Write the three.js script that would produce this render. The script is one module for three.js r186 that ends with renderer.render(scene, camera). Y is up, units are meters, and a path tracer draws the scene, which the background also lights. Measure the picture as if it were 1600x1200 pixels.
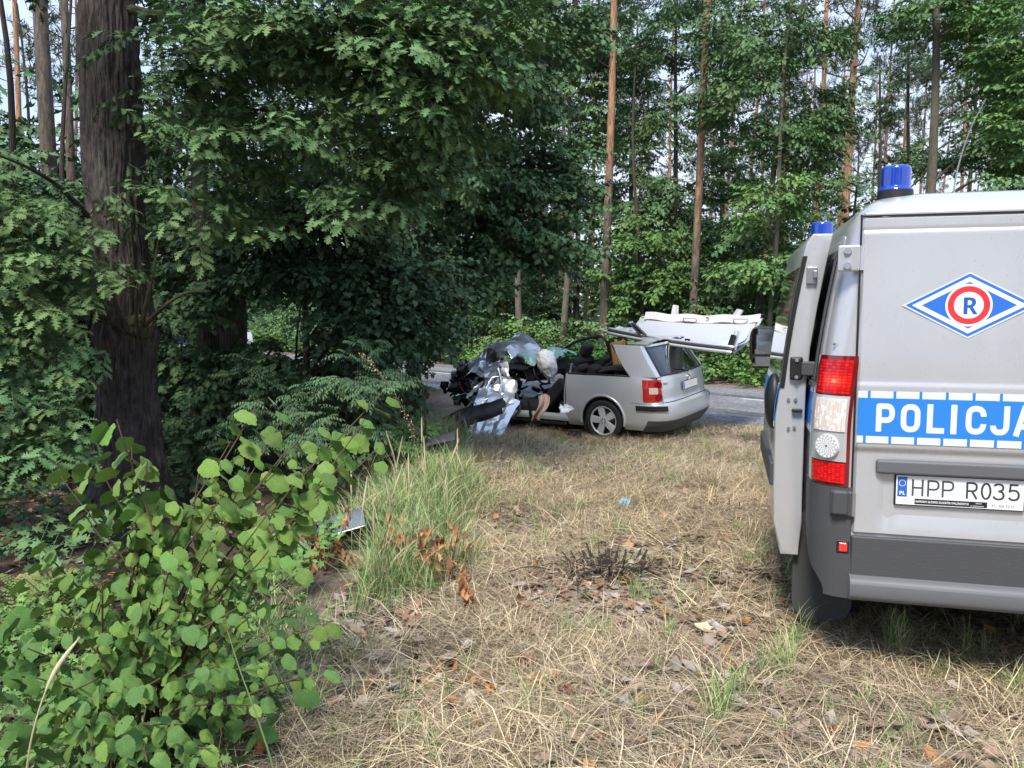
import * as THREE from 'three';
import { mergeGeometries, mergeVertices, toCreasedNormals } from 'three/addons/utils/BufferGeometryUtils.js';
import { RoundedBoxGeometry } from 'three/addons/geometries/RoundedBoxGeometry.js';
import { Brush, Evaluator, SUBTRACTION } from 'three-bvh-csg';

// ------------------------------------------------------------------ camera, sky, sun, exposure
const scene = new THREE.Scene();
const FOCAL = 1250;                                       // pixels of the 1600 x 1200 photograph
const EYE = new THREE.Vector3(0, 1.66, 0);
const PITCH = Math.atan(110 / FOCAL);                     // looking slightly down
const camera = new THREE.PerspectiveCamera(2 * Math.atan(600 / FOCAL) * 180 / Math.PI, 4 / 3, 0.05, 1500);
camera.position.copy(EYE);
camera.rotation.set(-PITCH, 0, 0);
scene.add(camera);

const SKY_LEVEL = 1.0;
const skyTexture = (() => {
  const w = 512, h = 256, d = new Float32Array(w * h * 4);
  const hash = (x, y) => { const s = Math.sin(x * 127.1 + y * 311.7) * 43758.5453; return s - Math.floor(s); };
  const vn = (x, y, px) => {
    const xi = Math.floor(x), yi = Math.floor(y), f = x - xi, g = y - yi, a = f * f * (3 - 2 * f), b = g * g * (3 - 2 * g);
    const q = i => ((i % px) + px) % px;
    return (hash(q(xi), yi) * (1 - a) + hash(q(xi + 1), yi) * a) * (1 - b) + (hash(q(xi), yi + 1) * (1 - a) + hash(q(xi + 1), yi + 1) * a) * b;
  };
  for (let j = 0; j < h; j++) for (let i = 0; i < w; i++) {
    const el = (j + 0.5) / h * Math.PI - Math.PI / 2, up = Math.max(0, Math.sin(el));
    const u = i / w;
    let c = 0.5 * vn(u * 8, el * 5, 8) + 0.3 * vn(u * 16, el * 10, 16) + 0.2 * vn(u * 32, el * 21, 32);
    c = Math.min(1, Math.max(0, (c - 0.35) * 2.2));
    const t = Math.pow(up, 0.5);
    const blue = [0.62 - 0.24 * t, 0.74 - 0.19 * t, 0.98 - 0.10 * t], white = [0.88, 0.92, 1.0];
    const o = (j * w + i) * 4;
    for (let k = 0; k < 3; k++) d[o + k] = SKY_LEVEL * (blue[k] * (1 - 0.6 * c) + white[k] * 0.6 * c);
    d[o + 3] = 1;
  }
  const t = new THREE.DataTexture(d, w, h, THREE.RGBAFormat, THREE.FloatType);
  t.mapping = THREE.EquirectangularReflectionMapping; t.magFilter = t.minFilter = THREE.LinearFilter; t.needsUpdate = true;
  return t;
})();
scene.background = skyTexture;
scene.environment = skyTexture;

const sun = new THREE.DirectionalLight(new THREE.Color(1.0, 0.94, 0.84), 4.0);
sun.position.set(-14, 60, 26);                            // high, a little behind the photographer, very soft through thin cloud
sun.target.position.set(0, 0, -12);
sun.castShadow = true;
sun.shadow.radius = 30;
sun.shadow.mapSize.set(2048, 2048);
Object.assign(sun.shadow.camera, { left: -60, right: 60, top: 60, bottom: -60, near: 1, far: 200 });
scene.add(sun, sun.target);

const renderer = new THREE.WebGLRenderer({ antialias: true });
renderer.setSize(1024, 768);
renderer.toneMapping = THREE.LinearToneMapping;
renderer.toneMappingExposure = 1.4;
renderer.shadowMap.enabled = true;
renderer.shadowMap.type = THREE.PCFSoftShadowMap;

// ------------------------------------------------------------------ helpers
const V = (x, y, z) => new THREE.Vector3(x, y, z);
const rng = seed => { let a = seed >>> 0; return () => { a = a + 0x6D2B79F5 | 0; let t = Math.imul(a ^ a >>> 15, 1 | a); t = t + Math.imul(t ^ t >>> 7, 61 | t) ^ t; return ((t ^ t >>> 14) >>> 0) / 4294967296; }; };
const lerp = (a, b, t) => a + (b - a) * t;
const clamp = (x, a = 0, b = 1) => Math.min(b, Math.max(a, x));
const smooth = (a, b, x) => { const t = clamp((x - a) / (b - a)); return t * t * (3 - 2 * t); };
const hash3 = (x, y, z) => { let n = Math.imul(x, 374761393) + Math.imul(y, 668265263) + Math.imul(z, 2147483647 ^ 0x5bd1e995) | 0; n = Math.imul(n ^ n >>> 13, 1274126177); return ((n ^ n >>> 16) >>> 0) / 4294967296; };
function noise3(x, y, z = 0) {
  const xi = Math.floor(x), yi = Math.floor(y), zi = Math.floor(z), f = x - xi, g = y - yi, h = z - zi;
  const a = f * f * (3 - 2 * f), b = g * g * (3 - 2 * g), c = h * h * (3 - 2 * h), l = (p, q, t) => p + (q - p) * t;
  const p = (i, j, k) => hash3(xi + i, yi + j, zi + k);
  return l(l(l(p(0, 0, 0), p(1, 0, 0), a), l(p(0, 1, 0), p(1, 1, 0), a), b), l(l(p(0, 0, 1), p(1, 0, 1), a), l(p(0, 1, 1), p(1, 1, 1), a), b), c);
}
const fbm = (x, y, z = 0, n = 4) => { let s = 0, a = 0.5, t = 0; for (let i = 0; i < n; i++) { s += a * noise3(x, y, z); t += a; x = x * 2.03 + 11.3; y = y * 2.03 + 5.7; z = z * 2.03 + 3.1; a *= 0.5; } return s / t; };

// a pixel of the photograph gives a direction; the distance d (metres along -z) comes from what the thing stands on
function pix(px, py, d) {
  const u = (px - 800) / FOCAL, v = (600 - py) / FOCAL, c = Math.cos(PITCH), s = Math.sin(PITCH);
  const z = -c - v * s, k = -d / z;
  return V(u * k, EYE.y + (v * c - s) * k, -d);
}
const S = (r, g, b) => new THREE.Color().setRGB(r, g, b);  // linear
const used = {};
const numbered = n => { const k = used[n] = (used[n] ?? -1) + 1; return k ? `${n}_${String(k).padStart(3, '0')}` : n; };
function tag(o, label, category, group, kind) { if (label) o.userData.label = label; if (category) o.userData.category = category; if (group) o.userData.group = group; if (kind) o.userData.kind = kind; return o; }
function shade(o) { o.traverse(m => { if (m.isMesh) { m.castShadow = true; m.receiveShadow = true; } }); return o; }
function thing(name, label, category, pos = [0, 0, 0], group) { const g = new THREE.Group(); g.name = numbered(name); g.position.set(...pos); tag(g, label, category, group); scene.add(g); return g; }
function part(name, geo, mat, parent, label) { const m = new THREE.Mesh(geo, mat); m.name = name; m.castShadow = m.receiveShadow = true; if (label) m.userData.label = label; (parent || scene).add(m); return m; }
function structure(name, geo, mat) { const m = part(numbered(name), geo, mat, scene); m.userData.kind = 'structure'; return m; }

function geoFrom(pos, idx, uv, col) {
  const g = new THREE.BufferGeometry();
  g.setAttribute('position', new THREE.Float32BufferAttribute(pos, 3));
  if (uv) g.setAttribute('uv', new THREE.Float32BufferAttribute(uv, 2));
  if (col) g.setAttribute('color', new THREE.Float32BufferAttribute(col, 3));
  g.setIndex(idx); g.computeVertexNormals(); return g;
}
// a grid of points fn(u, v, i, j) -> Vector3
function gridGeo(nu, nv, fn, uvScale = [1, 1], colFn) {
  const pos = [], uv = [], idx = [], col = colFn ? [] : null;
  for (let j = 0; j <= nv; j++) for (let i = 0; i <= nu; i++) {
    const p = fn(i / nu, j / nv, i, j); pos.push(p.x, p.y, p.z); uv.push(i / nu * uvScale[0], j / nv * uvScale[1]);
    if (col) { const c = colFn(p, i / nu, j / nv); col.push(...c); }
  }
  for (let j = 0; j < nv; j++) for (let i = 0; i < nu; i++) { const a = j * (nu + 1) + i, b = a + 1, c = a + nu + 1, d = c + 1; idx.push(a, b, d, a, d, c); }
  return geoFrom(pos, idx, uv, col);
}
// a sheet with a thickness: front, back and edges
function sheetGeo(nu, nv, fn, thick = 0.004, crease = 0.5, uvScale = [1, 1]) {
  const f = gridGeo(nu, nv, fn, uvScale), P = f.attributes.position, N = f.attributes.normal, n = P.count;
  const pos = [], uv = [], idx = [...f.index.array];
  for (let i = 0; i < n; i++) { pos.push(P.getX(i), P.getY(i), P.getZ(i)); uv.push(f.attributes.uv.getX(i), f.attributes.uv.getY(i)); }
  for (let i = 0; i < n; i++) { pos.push(P.getX(i) - N.getX(i) * thick, P.getY(i) - N.getY(i) * thick, P.getZ(i) - N.getZ(i) * thick); uv.push(f.attributes.uv.getX(i), f.attributes.uv.getY(i)); }
  const k = f.index.array; for (let i = 0; i < k.length; i += 3) idx.push(k[i] + n, k[i + 2] + n, k[i + 1] + n);
  const edge = (a, b) => idx.push(a, a + n, b, b, a + n, b + n), w = nu + 1;
  for (let i = 0; i < nu; i++) { edge(i, i + 1); edge(nv * w + i + 1, nv * w + i); }
  for (let j = 0; j < nv; j++) { edge((j + 1) * w, j * w); edge(j * w + nu, (j + 1) * w + nu); }
  const g = geoFrom(pos, idx, uv); return crease == null ? g : toCreasedNormals(g, crease);
}
// a tube through points with a radius for each point (or a function of 0..1)
function tubeGeo(pts, rad, sides = 7, opt = {}) {
  const n = pts.length, pos = [], uv = [], idx = []; let len = 0;
  const up = V(0, 1, 0); let X = null;
  for (let i = 0; i < n; i++) {
    const p = pts[i], t = (pts[Math.min(n - 1, i + 1)].clone().sub(pts[Math.max(0, i - 1)])).normalize();
    if (!X) { X = new THREE.Vector3().crossVectors(Math.abs(t.y) > 0.9 ? V(1, 0, 0) : up, t).normalize(); } else { X = X.clone().sub(t.clone().multiplyScalar(X.dot(t))).normalize(); }
    const Y = new THREE.Vector3().crossVectors(t, X);
    if (i) len += p.distanceTo(pts[i - 1]);
    const r = typeof rad === 'function' ? rad(i / (n - 1), p) : Array.isArray(rad) ? rad[i] : rad;
    for (let s = 0; s <= sides; s++) {
      const a = s / sides * Math.PI * 2; let q = r; if (opt.disp) q += opt.disp(s === sides ? 0 : a, i / (n - 1), len, r);
      pos.push(p.x + (X.x * Math.cos(a) + Y.x * Math.sin(a)) * q, p.y + (X.y * Math.cos(a) + Y.y * Math.sin(a)) * q, p.z + (X.z * Math.cos(a) + Y.z * Math.sin(a)) * q);
      uv.push(s / sides * (opt.around || 1), len * (opt.perMetre || 1));
    }
  }
  const w = sides + 1;
  for (let i = 0; i < n - 1; i++) for (let s = 0; s < sides; s++) { const a = i * w + s; idx.push(a, a + 1, a + w + 1, a, a + w + 1, a + w); }
  if (!opt.open) for (const [row, flip] of [[0, 1], [n - 1, 0]]) {
    const c = pos.length / 3; pos.push(pts[row].x, pts[row].y, pts[row].z); uv.push(0, 0);
    for (let s = 0; s < sides; s++) { const a = row * w + s; flip ? idx.push(c, a + 1, a) : idx.push(c, a, a + 1); }
  }
  const g = geoFrom(pos, idx, uv);
  // close the seam in the normals
  const N = g.attributes.normal;
  for (let i = 0; i < n; i++) { const a = i * w, b = a + sides, v = V(N.getX(a) + N.getX(b), N.getY(a) + N.getY(b), N.getZ(a) + N.getZ(b)).normalize(); N.setXYZ(a, v.x, v.y, v.z); N.setXYZ(b, v.x, v.y, v.z); }
  return g;
}
const curve = (pts, n) => new THREE.CatmullRomCurve3(pts).getPoints(n);
const rbox = (w, h, d, r = 0.01, s = 2) => new RoundedBoxGeometry(w, h, d, s, Math.min(r, w / 2.01, h / 2.01, d / 2.01));
const moved = (g, x, y, z, rx = 0, ry = 0, rz = 0) => { g.applyMatrix4(new THREE.Matrix4().compose(V(x, y, z), new THREE.Quaternion().setFromEuler(new THREE.Euler(rx, ry, rz, 'YXZ')), V(1, 1, 1))); return g; };
const cyl = (r0, r1, h, s = 20) => new THREE.CylinderGeometry(r0, r1, h, s);
function merge(list) { return mergeGeometries(list.map(g => { const q = g.index ? g.toNonIndexed() : g; for (const k of Object.keys(q.attributes)) if (!['position', 'normal', 'uv'].includes(k)) q.deleteAttribute(k); return q; })); }
// a texture computed per texel: fn(x, y) -> [r, g, b] 0..1
function texture(n, fn, srgb = true, m = n) {
  const d = new Uint8Array(n * m * 4);
  for (let j = 0; j < m; j++) for (let i = 0; i < n; i++) { const c = fn(i / n, j / m), o = (j * n + i) * 4; for (let k = 0; k < 3; k++) d[o + k] = clamp(c[k]) * 255; d[o + 3] = 255; }
  const t = new THREE.DataTexture(d, n, m); t.wrapS = t.wrapT = THREE.RepeatWrapping; t.magFilter = THREE.LinearFilter; t.minFilter = THREE.LinearMipmapLinearFilter; t.generateMipmaps = true;
  if (srgb) t.colorSpace = THREE.SRGBColorSpace; t.needsUpdate = true; return t;
}
// noise that repeats every unit square
function tile(x, y, f, seed = 0, n = 4) {
  let s = 0, a = 0.5, tot = 0;
  for (let k = 0; k < n; k++) {
    const X = x * f, Y = y * f, xi = Math.floor(X), yi = Math.floor(Y), u = X - xi, v = Y - yi, p = u * u * (3 - 2 * u), q = v * v * (3 - 2 * v), m = i => ((i % f) + f) % f;
    const h = (i, j) => hash3(m(xi + i), m(yi + j), seed + k * 17);
    s += a * ((h(0, 0) * (1 - p) + h(1, 0) * p) * (1 - q) + (h(0, 1) * (1 - p) + h(1, 1) * p) * q); tot += a; a *= 0.5; f *= 2;
  }
  return s / tot;
}
const std = o => new THREE.MeshStandardMaterial({ roughness: 0.8, ...o });
const phys = o => new THREE.MeshPhysicalMaterial({ roughness: 0.8, ...o });

// copies of one mesh: list of [position, quaternion, scale, colour]
function scatter(name, geo, mat, list, parent, kind = 'stuff') {
  const m = new THREE.InstancedMesh(geo, mat, list.length), M = new THREE.Matrix4();
  list.forEach(([p, q, s, c], i) => { m.setMatrixAt(i, M.compose(p, q, typeof s === 'number' ? V(s, s, s) : s)); if (c) m.setColorAt(i, c); });
  m.name = parent ? name : numbered(name); m.castShadow = m.receiveShadow = true; m.userData.kind = kind; (parent || scene).add(m); return m;
}
const quat = (rx, ry, rz, order = 'YXZ') => new THREE.Quaternion().setFromEuler(new THREE.Euler(rx, ry, rz, order));
// ------------------------------------------------------------------ the ground and the road
const ROAD0 = [3.69, -13.2], RU = [-0.69, -0.724], RN = [0.724, -0.69], ROAD_W = 5.1, ROAD_Y = -0.09;
const roadS = (x, z) => -((x - ROAD0[0]) * RN[0] + (z - ROAD0[1]) * RN[1]);     // metres from the near road edge, towards the camera
const roadPoint = (t, w, y = ROAD_Y) => V(ROAD0[0] + RU[0] * t + RN[0] * w, y, ROAD0[1] + RU[1] * t + RN[1] * w);
const edgeX = z => -0.95 + 0.22 * Math.sin(z * 0.9 + 1) + 0.12 * Math.sin(z * 2.3);   // where the mown verge ends
function hgt(x, z) {
  const s = roadS(x, z); let v;
  const bumps = (fbm(x * 0.7, z * 0.7, 3) - 0.5) * 0.10 + (fbm(x * 2.6, z * 2.6, 9, 3) - 0.5) * 0.05;
  if (s > 0) {
    v = lerp(ROAD_Y - 0.02, -0.2, smooth(0.5, 2.6, s)); v = lerp(v, 0, smooth(3.0, 5.4, s));
    v -= 0.62 * smooth(-0.9, -2.5, x + 0.2 * Math.sin(z)) * smooth(1.6, 5.0, s);
    v += bumps * smooth(0.2, 1.2, s);
  } else if (s > -ROAD_W) v = -0.17;
  else { const q = -ROAD_W - s; v = lerp(ROAD_Y - 0.02, 0.06, smooth(0.6, 3, q)) + bumps * smooth(0.2, 1.2, q) + 0.5 * smooth(10, 80, q); }
  return v;
}
const onGround = (px, py, lift = 0) => { let d = 6; for (let k = 0; k < 60; k++) { const p = pix(px, py, d), h = hgt(p.x, p.z) + lift; d = clamp(d * (1 + 0.5 * (p.y - h) / Math.max(0.4, EYE.y - h)), 0.8, 200); } return pix(px, py, d); };

{
  const xs = [], zs = [];
  const step = v => v < 9 ? 0.14 : v < 24 ? 0.35 : v < 60 ? 1.4 : 20;
  for (let x = 0; x < 420; x += step(x)) { xs.push(x); if (x) xs.unshift(-x); }
  for (let z = 6; z > -420; z -= step(Math.max(0, -z - 9))) zs.push(z);
  for (let z = 8; z < 200; z += z < 20 ? 2 : 20) zs.unshift(z);
  const pos = [], uv = [], col = [], idx = [];
  for (const z of zs) for (const x of xs) {
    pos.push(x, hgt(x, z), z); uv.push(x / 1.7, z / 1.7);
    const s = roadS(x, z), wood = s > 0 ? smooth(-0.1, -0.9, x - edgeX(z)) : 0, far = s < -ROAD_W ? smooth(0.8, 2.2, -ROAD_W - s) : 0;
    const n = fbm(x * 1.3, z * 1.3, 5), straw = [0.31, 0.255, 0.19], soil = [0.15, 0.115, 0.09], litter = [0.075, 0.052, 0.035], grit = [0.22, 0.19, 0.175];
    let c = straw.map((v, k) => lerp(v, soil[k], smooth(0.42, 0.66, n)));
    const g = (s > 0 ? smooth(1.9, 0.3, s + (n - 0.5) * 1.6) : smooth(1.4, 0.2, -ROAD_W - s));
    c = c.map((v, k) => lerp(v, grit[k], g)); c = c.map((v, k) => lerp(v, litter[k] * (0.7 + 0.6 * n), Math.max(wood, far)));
    col.push(...c);
  }
  const w = xs.length;
  for (let j = 0; j < zs.length - 1; j++) for (let i = 0; i < w - 1; i++) { const a = j * w + i; idx.push(a, a + w, a + w + 1, a, a + w + 1, a + 1); }
  const map = texture(512, (x, y) => { const n = 0.45 * tile(x, y, 24, 1, 4) + 0.55 * tile(x, y, 96, 7, 2), v = 0.45 + 0.95 * n; return [v, v * 0.985, v * 0.96]; });
  const bump = texture(512, (x, y) => { const n = 0.5 * tile(x, y, 20, 3, 4) + 0.5 * tile(x, y, 80, 4, 3); return [n, n, n]; }, false);
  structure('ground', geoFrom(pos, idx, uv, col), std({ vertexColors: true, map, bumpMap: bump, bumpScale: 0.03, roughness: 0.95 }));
}
{ // asphalt
  const nT = 260, nW = 22, T0 = -60, T1 = 70;
  const geo = gridGeo(nW, nT, (u, v) => {
    const t = lerp(T0, T1, v); let w = u * ROAD_W; const e = (fbm(t * 1.5, u > 0.5 ? 7 : 2) - 0.5) * 0.35;
    if (u === 0 || u === 1) w += e * (u ? 1 : -1);
    const p = roadPoint(t, w); p.y = ROAD_Y + 0.04 * Math.sin(Math.PI * u) - (u === 0 || u === 1 ? 0.035 : 0) + (fbm(t * 0.6, w * 0.6, 4) - 0.5) * 0.01; return p;
  }, [1, 10]);
  const map = texture(1024, (x, y) => {
    const g = tile(x, y, 256, 2, 2), f = tile(x, y, 128, 21, 2), m = tile(x, y, 10, 5, 4), b = tile(x, y, 6, 8, 3);
    let v = 0.46 + 0.30 * (g - 0.5) + 0.16 * (m - 0.5);
    const lane = Math.abs(x - 0.14 - 0.02 * (b - 0.5)) < 0.045 + 0.03 * (m - 0.5) || Math.abs(x - 0.60 - 0.03 * (b - 0.5)) < 0.04 + 0.05 * (b - 0.5) || x > 0.955 - 0.02 * m ? 1 : 0;
    if (lane) v -= 0.13;                                   // bitumen repairs along the lanes
    if (f > 0.83) v += 0.2;                                // pale chippings
    return [v * 0.985, v * 0.985, v * 1.03];
  }, true, 1024);
  const bump = texture(512, (x, y) => { const n = tile(x, y, 160, 12, 2); return [n, n, n]; }, false);
  const road = structure('road', geo, std({ map, bumpMap: bump, bumpScale: 0.004, roughness: 0.85 }));
  const paint = std({ map: texture(256, (x, y) => { const n = tile(x, y, 40, 9, 3), v = n > 0.66 ? 0.55 : 0.83 + 0.15 * (n - 0.5); return [v, v, v]; }), roughness: 0.7 });
  for (const [a, b] of [[-13, -8.6], [-3, 1.4], [6.6, 11.3], [17, 21.4], [27, 31.4]])
    part('lane_line', gridGeo(2, 24, (u, v) => { const t = lerp(a, b, v), w = 2.55 + u * 0.12, p = roadPoint(t, w); p.y = ROAD_Y + 0.04 * Math.sin(Math.PI * w / ROAD_W) + (fbm(t * 0.6, w * 0.6, 4) - 0.5) * 0.01 + 0.006; return p; }, [0.12, 4]), paint, road);
}

// ------------------------------------------------------------------ straw, grass, fallen leaves
class Blades {
  constructor() { this.pos = []; this.idx = []; this.col = []; }
  // a flat ribbon through points, width w at its base
  ribbon(pts, w, c, taper = 0.15) {
    const n = pts.length, base = this.pos.length / 3;
    for (let i = 0; i < n; i++) {
      const t = pts[Math.min(n - 1, i + 1)].clone().sub(pts[Math.max(0, i - 1)]).normalize(), side = new THREE.Vector3().crossVectors(t, V(0.13, 1, 0.21)).normalize();
      if (!side.lengthSq()) side.set(1, 0, 0);
      const k = w * lerp(1, taper, Math.pow(i / (n - 1), 1.6)) / 2;
      this.pos.push(pts[i].x - side.x * k, pts[i].y - side.y * k, pts[i].z - side.z * k, pts[i].x + side.x * k, pts[i].y + side.y * k, pts[i].z + side.z * k);
      this.col.push(...c, ...c);
    }
    for (let i = 0; i < n - 1; i++) { const a = base + i * 2; this.idx.push(a, a + 1, a + 3, a, a + 3, a + 2); }
  }
  build() { return geoFrom(this.pos, this.idx, this.pos.flatMap((v, i) => i % 3 ? [] : [v, this.pos[i + 2]]), this.col); }
}
const bladeMat = std({ vertexColors: true, roughness: 0.75, side: THREE.DoubleSide });
const tint = (r, base, spread = 0.25) => { const k = 1 + (r() - 0.5) * 2 * spread; return S(base[0] * k * (1 + (r() - 0.5) * 0.1), base[1] * k, base[2] * k * (1 + (r() - 0.5) * 0.15)); };
function strawPatch(seed, n, radius, lift, len) {
  const r = rng(seed), b = new Blades();
  const sweep = r() * 6.28;
  for (let i = 0; i < n; i++) {
    const a = r() * 6.28, q = radius * Math.sqrt(r()), x = Math.cos(a) * q, z = Math.sin(a) * q, dir = r() < 0.55 ? sweep + (r() - 0.5) * 1.6 : r() * 6.28, L = len * (0.45 + r()), up = r() < 0.3 ? lift * 2.2 : lift;
    const y0 = r() * 0.02 - 0.005, rise = up * (0.2 + r()), bend = (r() - 0.5) * 0.7;
    const pts = []; for (let k = 0; k <= 2; k++) { const t = k / 2, d2 = dir + bend * t; pts.push(V(x + Math.cos(d2) * L * t, y0 + rise * Math.sin(t * (1.4 + r() * 1.2)), z + Math.sin(d2) * L * t)); }
    const v = 0.5 + r() * 0.95; const kind = r();
    b.ribbon(pts, 0.0016 + r() * 0.0028, kind < 0.50 ? [0.53 * v, 0.45 * v, 0.315 * v] : kind < 0.92 ? [0.31 * v, 0.245 * v, 0.175 * v] : [0.19 * v, 0.25 * v, 0.10 * v]);
  }
  return b.build();
}
function tuft(seed, n, h, spread, green, w = 0.004) {
  const r = rng(seed), b = new Blades();
  for (let i = 0; i < n; i++) {
    const a = r() * 6.28, x = (r() - 0.5) * spread * 0.5, z = (r() - 0.5) * spread * 0.5, L = h * (0.45 + r() * 0.75), out = spread * (0.25 + r() * 0.9), pts = [];
    const droop = 0.15 + r() * 0.6;
    for (let k = 0; k <= 4; k++) { const t = k / 4; pts.push(V(x + Math.cos(a) * out * t * t, L * (t - droop * 0.5 * t * t * t), z + Math.sin(a) * out * t * t)); }
    const v = 0.7 + r() * 0.6, c = r() < green ? [0.155 * v, 0.265 * v, 0.08 * v] : [0.42 * v, 0.36 * v, 0.21 * v];
    b.ribbon(pts, w * (0.6 + r() * 0.8), c, 0.08);
  }
  return b.build();
}
const verge = (x, z) => { const s = roadS(x, z); return s > 0.15 && x > edgeX(z) - 0.15 * Math.sin(z * 5); };
{
  const r = rng(11), near = [[], [], []], far = [[], []];
  for (let k = 0; k < 15000; k++) {
    const z = -1.6 - Math.pow(r(), 1.25) * 12.5, x = -1.5 + r() * 9.0;
    if (!verge(x, z) || (x / -z > 0.75 && z > -9)) continue;
    const s = roadS(x, z); if (s < 1.3 && r() > (s - 0.2) / 1.4) continue;
    const bare = smooth(0.47, 0.62, fbm(x * 1.1 + 4, z * 1.1, 2)); if (r() < bare * 0.8) continue;
    if (Math.hypot(x - 0.35, z + 4.55) < 0.4 && r() < 0.85) continue;
    const p = V(x, hgt(x, z) + 0.004, z), q = quat((r() - 0.5) * 0.3, r() * 6.28, (r() - 0.5) * 0.3), gold = fbm(x * 0.9, z * 0.9, 8);
    const c = tint(r, [lerp(0.8, 1.12, gold), lerp(0.76, 1.08, gold), lerp(0.78, 0.92, gold)], 0.22);
    (z > -6.5 ? near[k % 3] : far[k % 2]).push([p, q, 0.75 + r() * 0.6, c]);
  }
  const mk = (name, geo, list, label) => tag(scatter(name, geo, bladeMat, list), label, 'grass');
  near.forEach((l, i) => mk('dry_grass', strawPatch(50 + i, 46, 0.17, 0.035, 0.20), l, ['pale mown straw lying over the verge behind the van', 'flattened tan straw strewn over the open verge', 'matted dry stalks across the verge below the oak leaves'][i]));
  far.forEach((l, i) => mk('cut_straw', strawPatch(70 + i, 50, 0.22, 0.045, 0.19), l, ['short dry straw in front of the wrecked car', 'dry stubble between the wrecked car and the van'][i]));
}
{ // green grass: a tall fringe where the verge ends and tufts in the straw
  const r = rng(21), fringe = [[], []], tufts = [];
  for (let k = 0; k < 3000; k++) {
    const z = -2.9 - r() * 7.9, side = (r() + r() + r() - 1.5) * 0.44, x = edgeX(z) - 0.02 + side; if (roadS(x, z) < 1) continue;
    const dense = smooth(0.3, 0.55, fbm(x * 1.2, z * 1.2, 14)) * lerp(0.35, 1, smooth(-3.0, -4.4, z)); if (r() > dense) continue;
    const tall = smooth(-3.0, -4.6, z); if (x < -0.85 && z > -5.6 && z < -4.2) continue;
    fringe[k % 2].push([V(x, hgt(x, z) - 0.01, z), quat((r() - 0.5) * 0.3, r() * 6.28, (r() - 0.5) * 0.3), V(1, (0.5 + r() * 0.7) * (0.5 + 0.5 * tall), 1), tint(r, [1, 1, 1], 0.25)]);
  }
  for (let k = 0; k < 1300; k++) {
    const z = -2.2 - Math.pow(r(), 1.2) * 10, x = -0.9 + r() * 5.4; if (!verge(x, z) || fbm(x * 1.6, z * 1.6, 31) < 0.5) continue;
    tufts.push([V(x, hgt(x, z), z), quat((r() - 0.5) * 0.4, r() * 6.28, (r() - 0.5) * 0.4), 0.3 + r() * 0.5, tint(r, [1.05, 1.05, 1.05], 0.25)]);
  }
  for (const [px, py, s] of [[1400, 1010, 0.9], [1395, 1020, 0.7], [1240, 1010, 0.8], [1190, 1060, 0.7], [990, 935, 0.6], [1040, 1000, 0.6], [880, 1000, 0.7], [1110, 1130, 0.8], [940, 1010, 0.7], [1580, 1090, 0.7], [1130, 1110, 0.9]])
    for (let q = 0; q < 2; q++) { const p = onGround(px + q * 9, py); tufts.push([p, quat(0, r() * 6, 0), s, S(1.2, 1.2, 1.2)]); }
  fringe.forEach((l, i) => tag(scatter('tall_grass', tuft(90 + i, 15, 0.38, 0.24, 0.82, 0.0045), bladeMat, l), ['tall soft green grass along the verge edge', 'green grass blades beside the orange dead leaves'][i], 'grass'));
  tag(scatter('grass_tuft', tuft(95, 20, 0.34, 0.22, 0.6, 0.005), bladeMat, tufts), 'small green tufts growing through the dry straw', 'grass');
}
// fallen leaves
function curledLeaf(seed, L, W) {
  const r = rng(seed), a = 0.4 + r() * 0.9, tw = (r() - 0.5) * 1.2;
  return gridGeo(4, 6, (u, v) => { const x = (u - 0.5) * 2, w = W / 2 * Math.sin(Math.PI * clamp(0.04 + v * 0.96)) * (1 + 0.25 * Math.sin(v * 19 + 2 * x)), c = x * a + tw * (v - 0.5); return V(Math.sin(c) * w / Math.max(a, 0.3) * 0.9, (1 - Math.cos(c)) * w * 0.9 + 0.25 * L * (v - 0.5) ** 2, (v - 0.5) * L); });
}
const deadMat = std({ roughness: 0.8, side: THREE.DoubleSide });
{
  const r = rng(31), lists = [[], [], []];
  for (let k = 0; k < 11000; k++) {
    const wood = k % 3 === 0, z = wood ? -2.4 - r() * 13 : -2.2 - Math.pow(r(), 1.5) * 9, x = wood ? edgeX(z) - Math.pow(r(), 0.8) * 8 : -1 + r() * 5.2;
    if (roadS(x, z) < 1) continue;
    if (!wood && r() > 0.22 + 0.8 * smooth(0.46, 0.62, fbm(x * 1.1 + 4, z * 1.1, 2)) * smooth(-9, -3, z)) continue;
    const kind = r(), base = kind < 0.45 ? [0.26, 0.19, 0.14] : kind < 0.75 ? [0.34, 0.29, 0.25] : kind < 0.93 ? [0.19, 0.11, 0.065] : [0.40, 0.20, 0.075];
    lists[k % 3].push([V(x, hgt(x, z) + (wood ? 0.012 : 0.018 + 0.03 * r()), z), quat((r() - 0.5) * 0.9, r() * 6.28, (r() - 0.5) * 0.9), 0.6 + r() * 0.7, tint(r, base, 0.3)]);
  }
  for (let k = 0; k < 260; k++) { const a = r() * 6.28, q = Math.sqrt(r()) * 0.55, x = 0.42 + Math.cos(a) * q * 1.2, z = -4.5 + Math.sin(a) * q; lists[k % 3].push([V(x, hgt(x, z) + 0.012, z), quat((r() - 0.5) * 0.9, r() * 6.28, (r() - 0.5) * 0.9), 0.5 + r() * 0.5, tint(r, [[0.24, 0.15, 0.11], [0.33, 0.28, 0.26], [0.42, 0.17, 0.07]][k % 3], 0.3)]); }
  lists.forEach((l, i) => tag(scatter('leaf_litter', curledLeaf(130 + i, 0.085, 0.055), deadMat, l), ['brown leaf litter on the forest floor under the oak', 'greyish fallen leaves among the straw', 'crisp rusty leaf litter round the cut stump'][i], 'leaf litter'));
}
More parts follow.
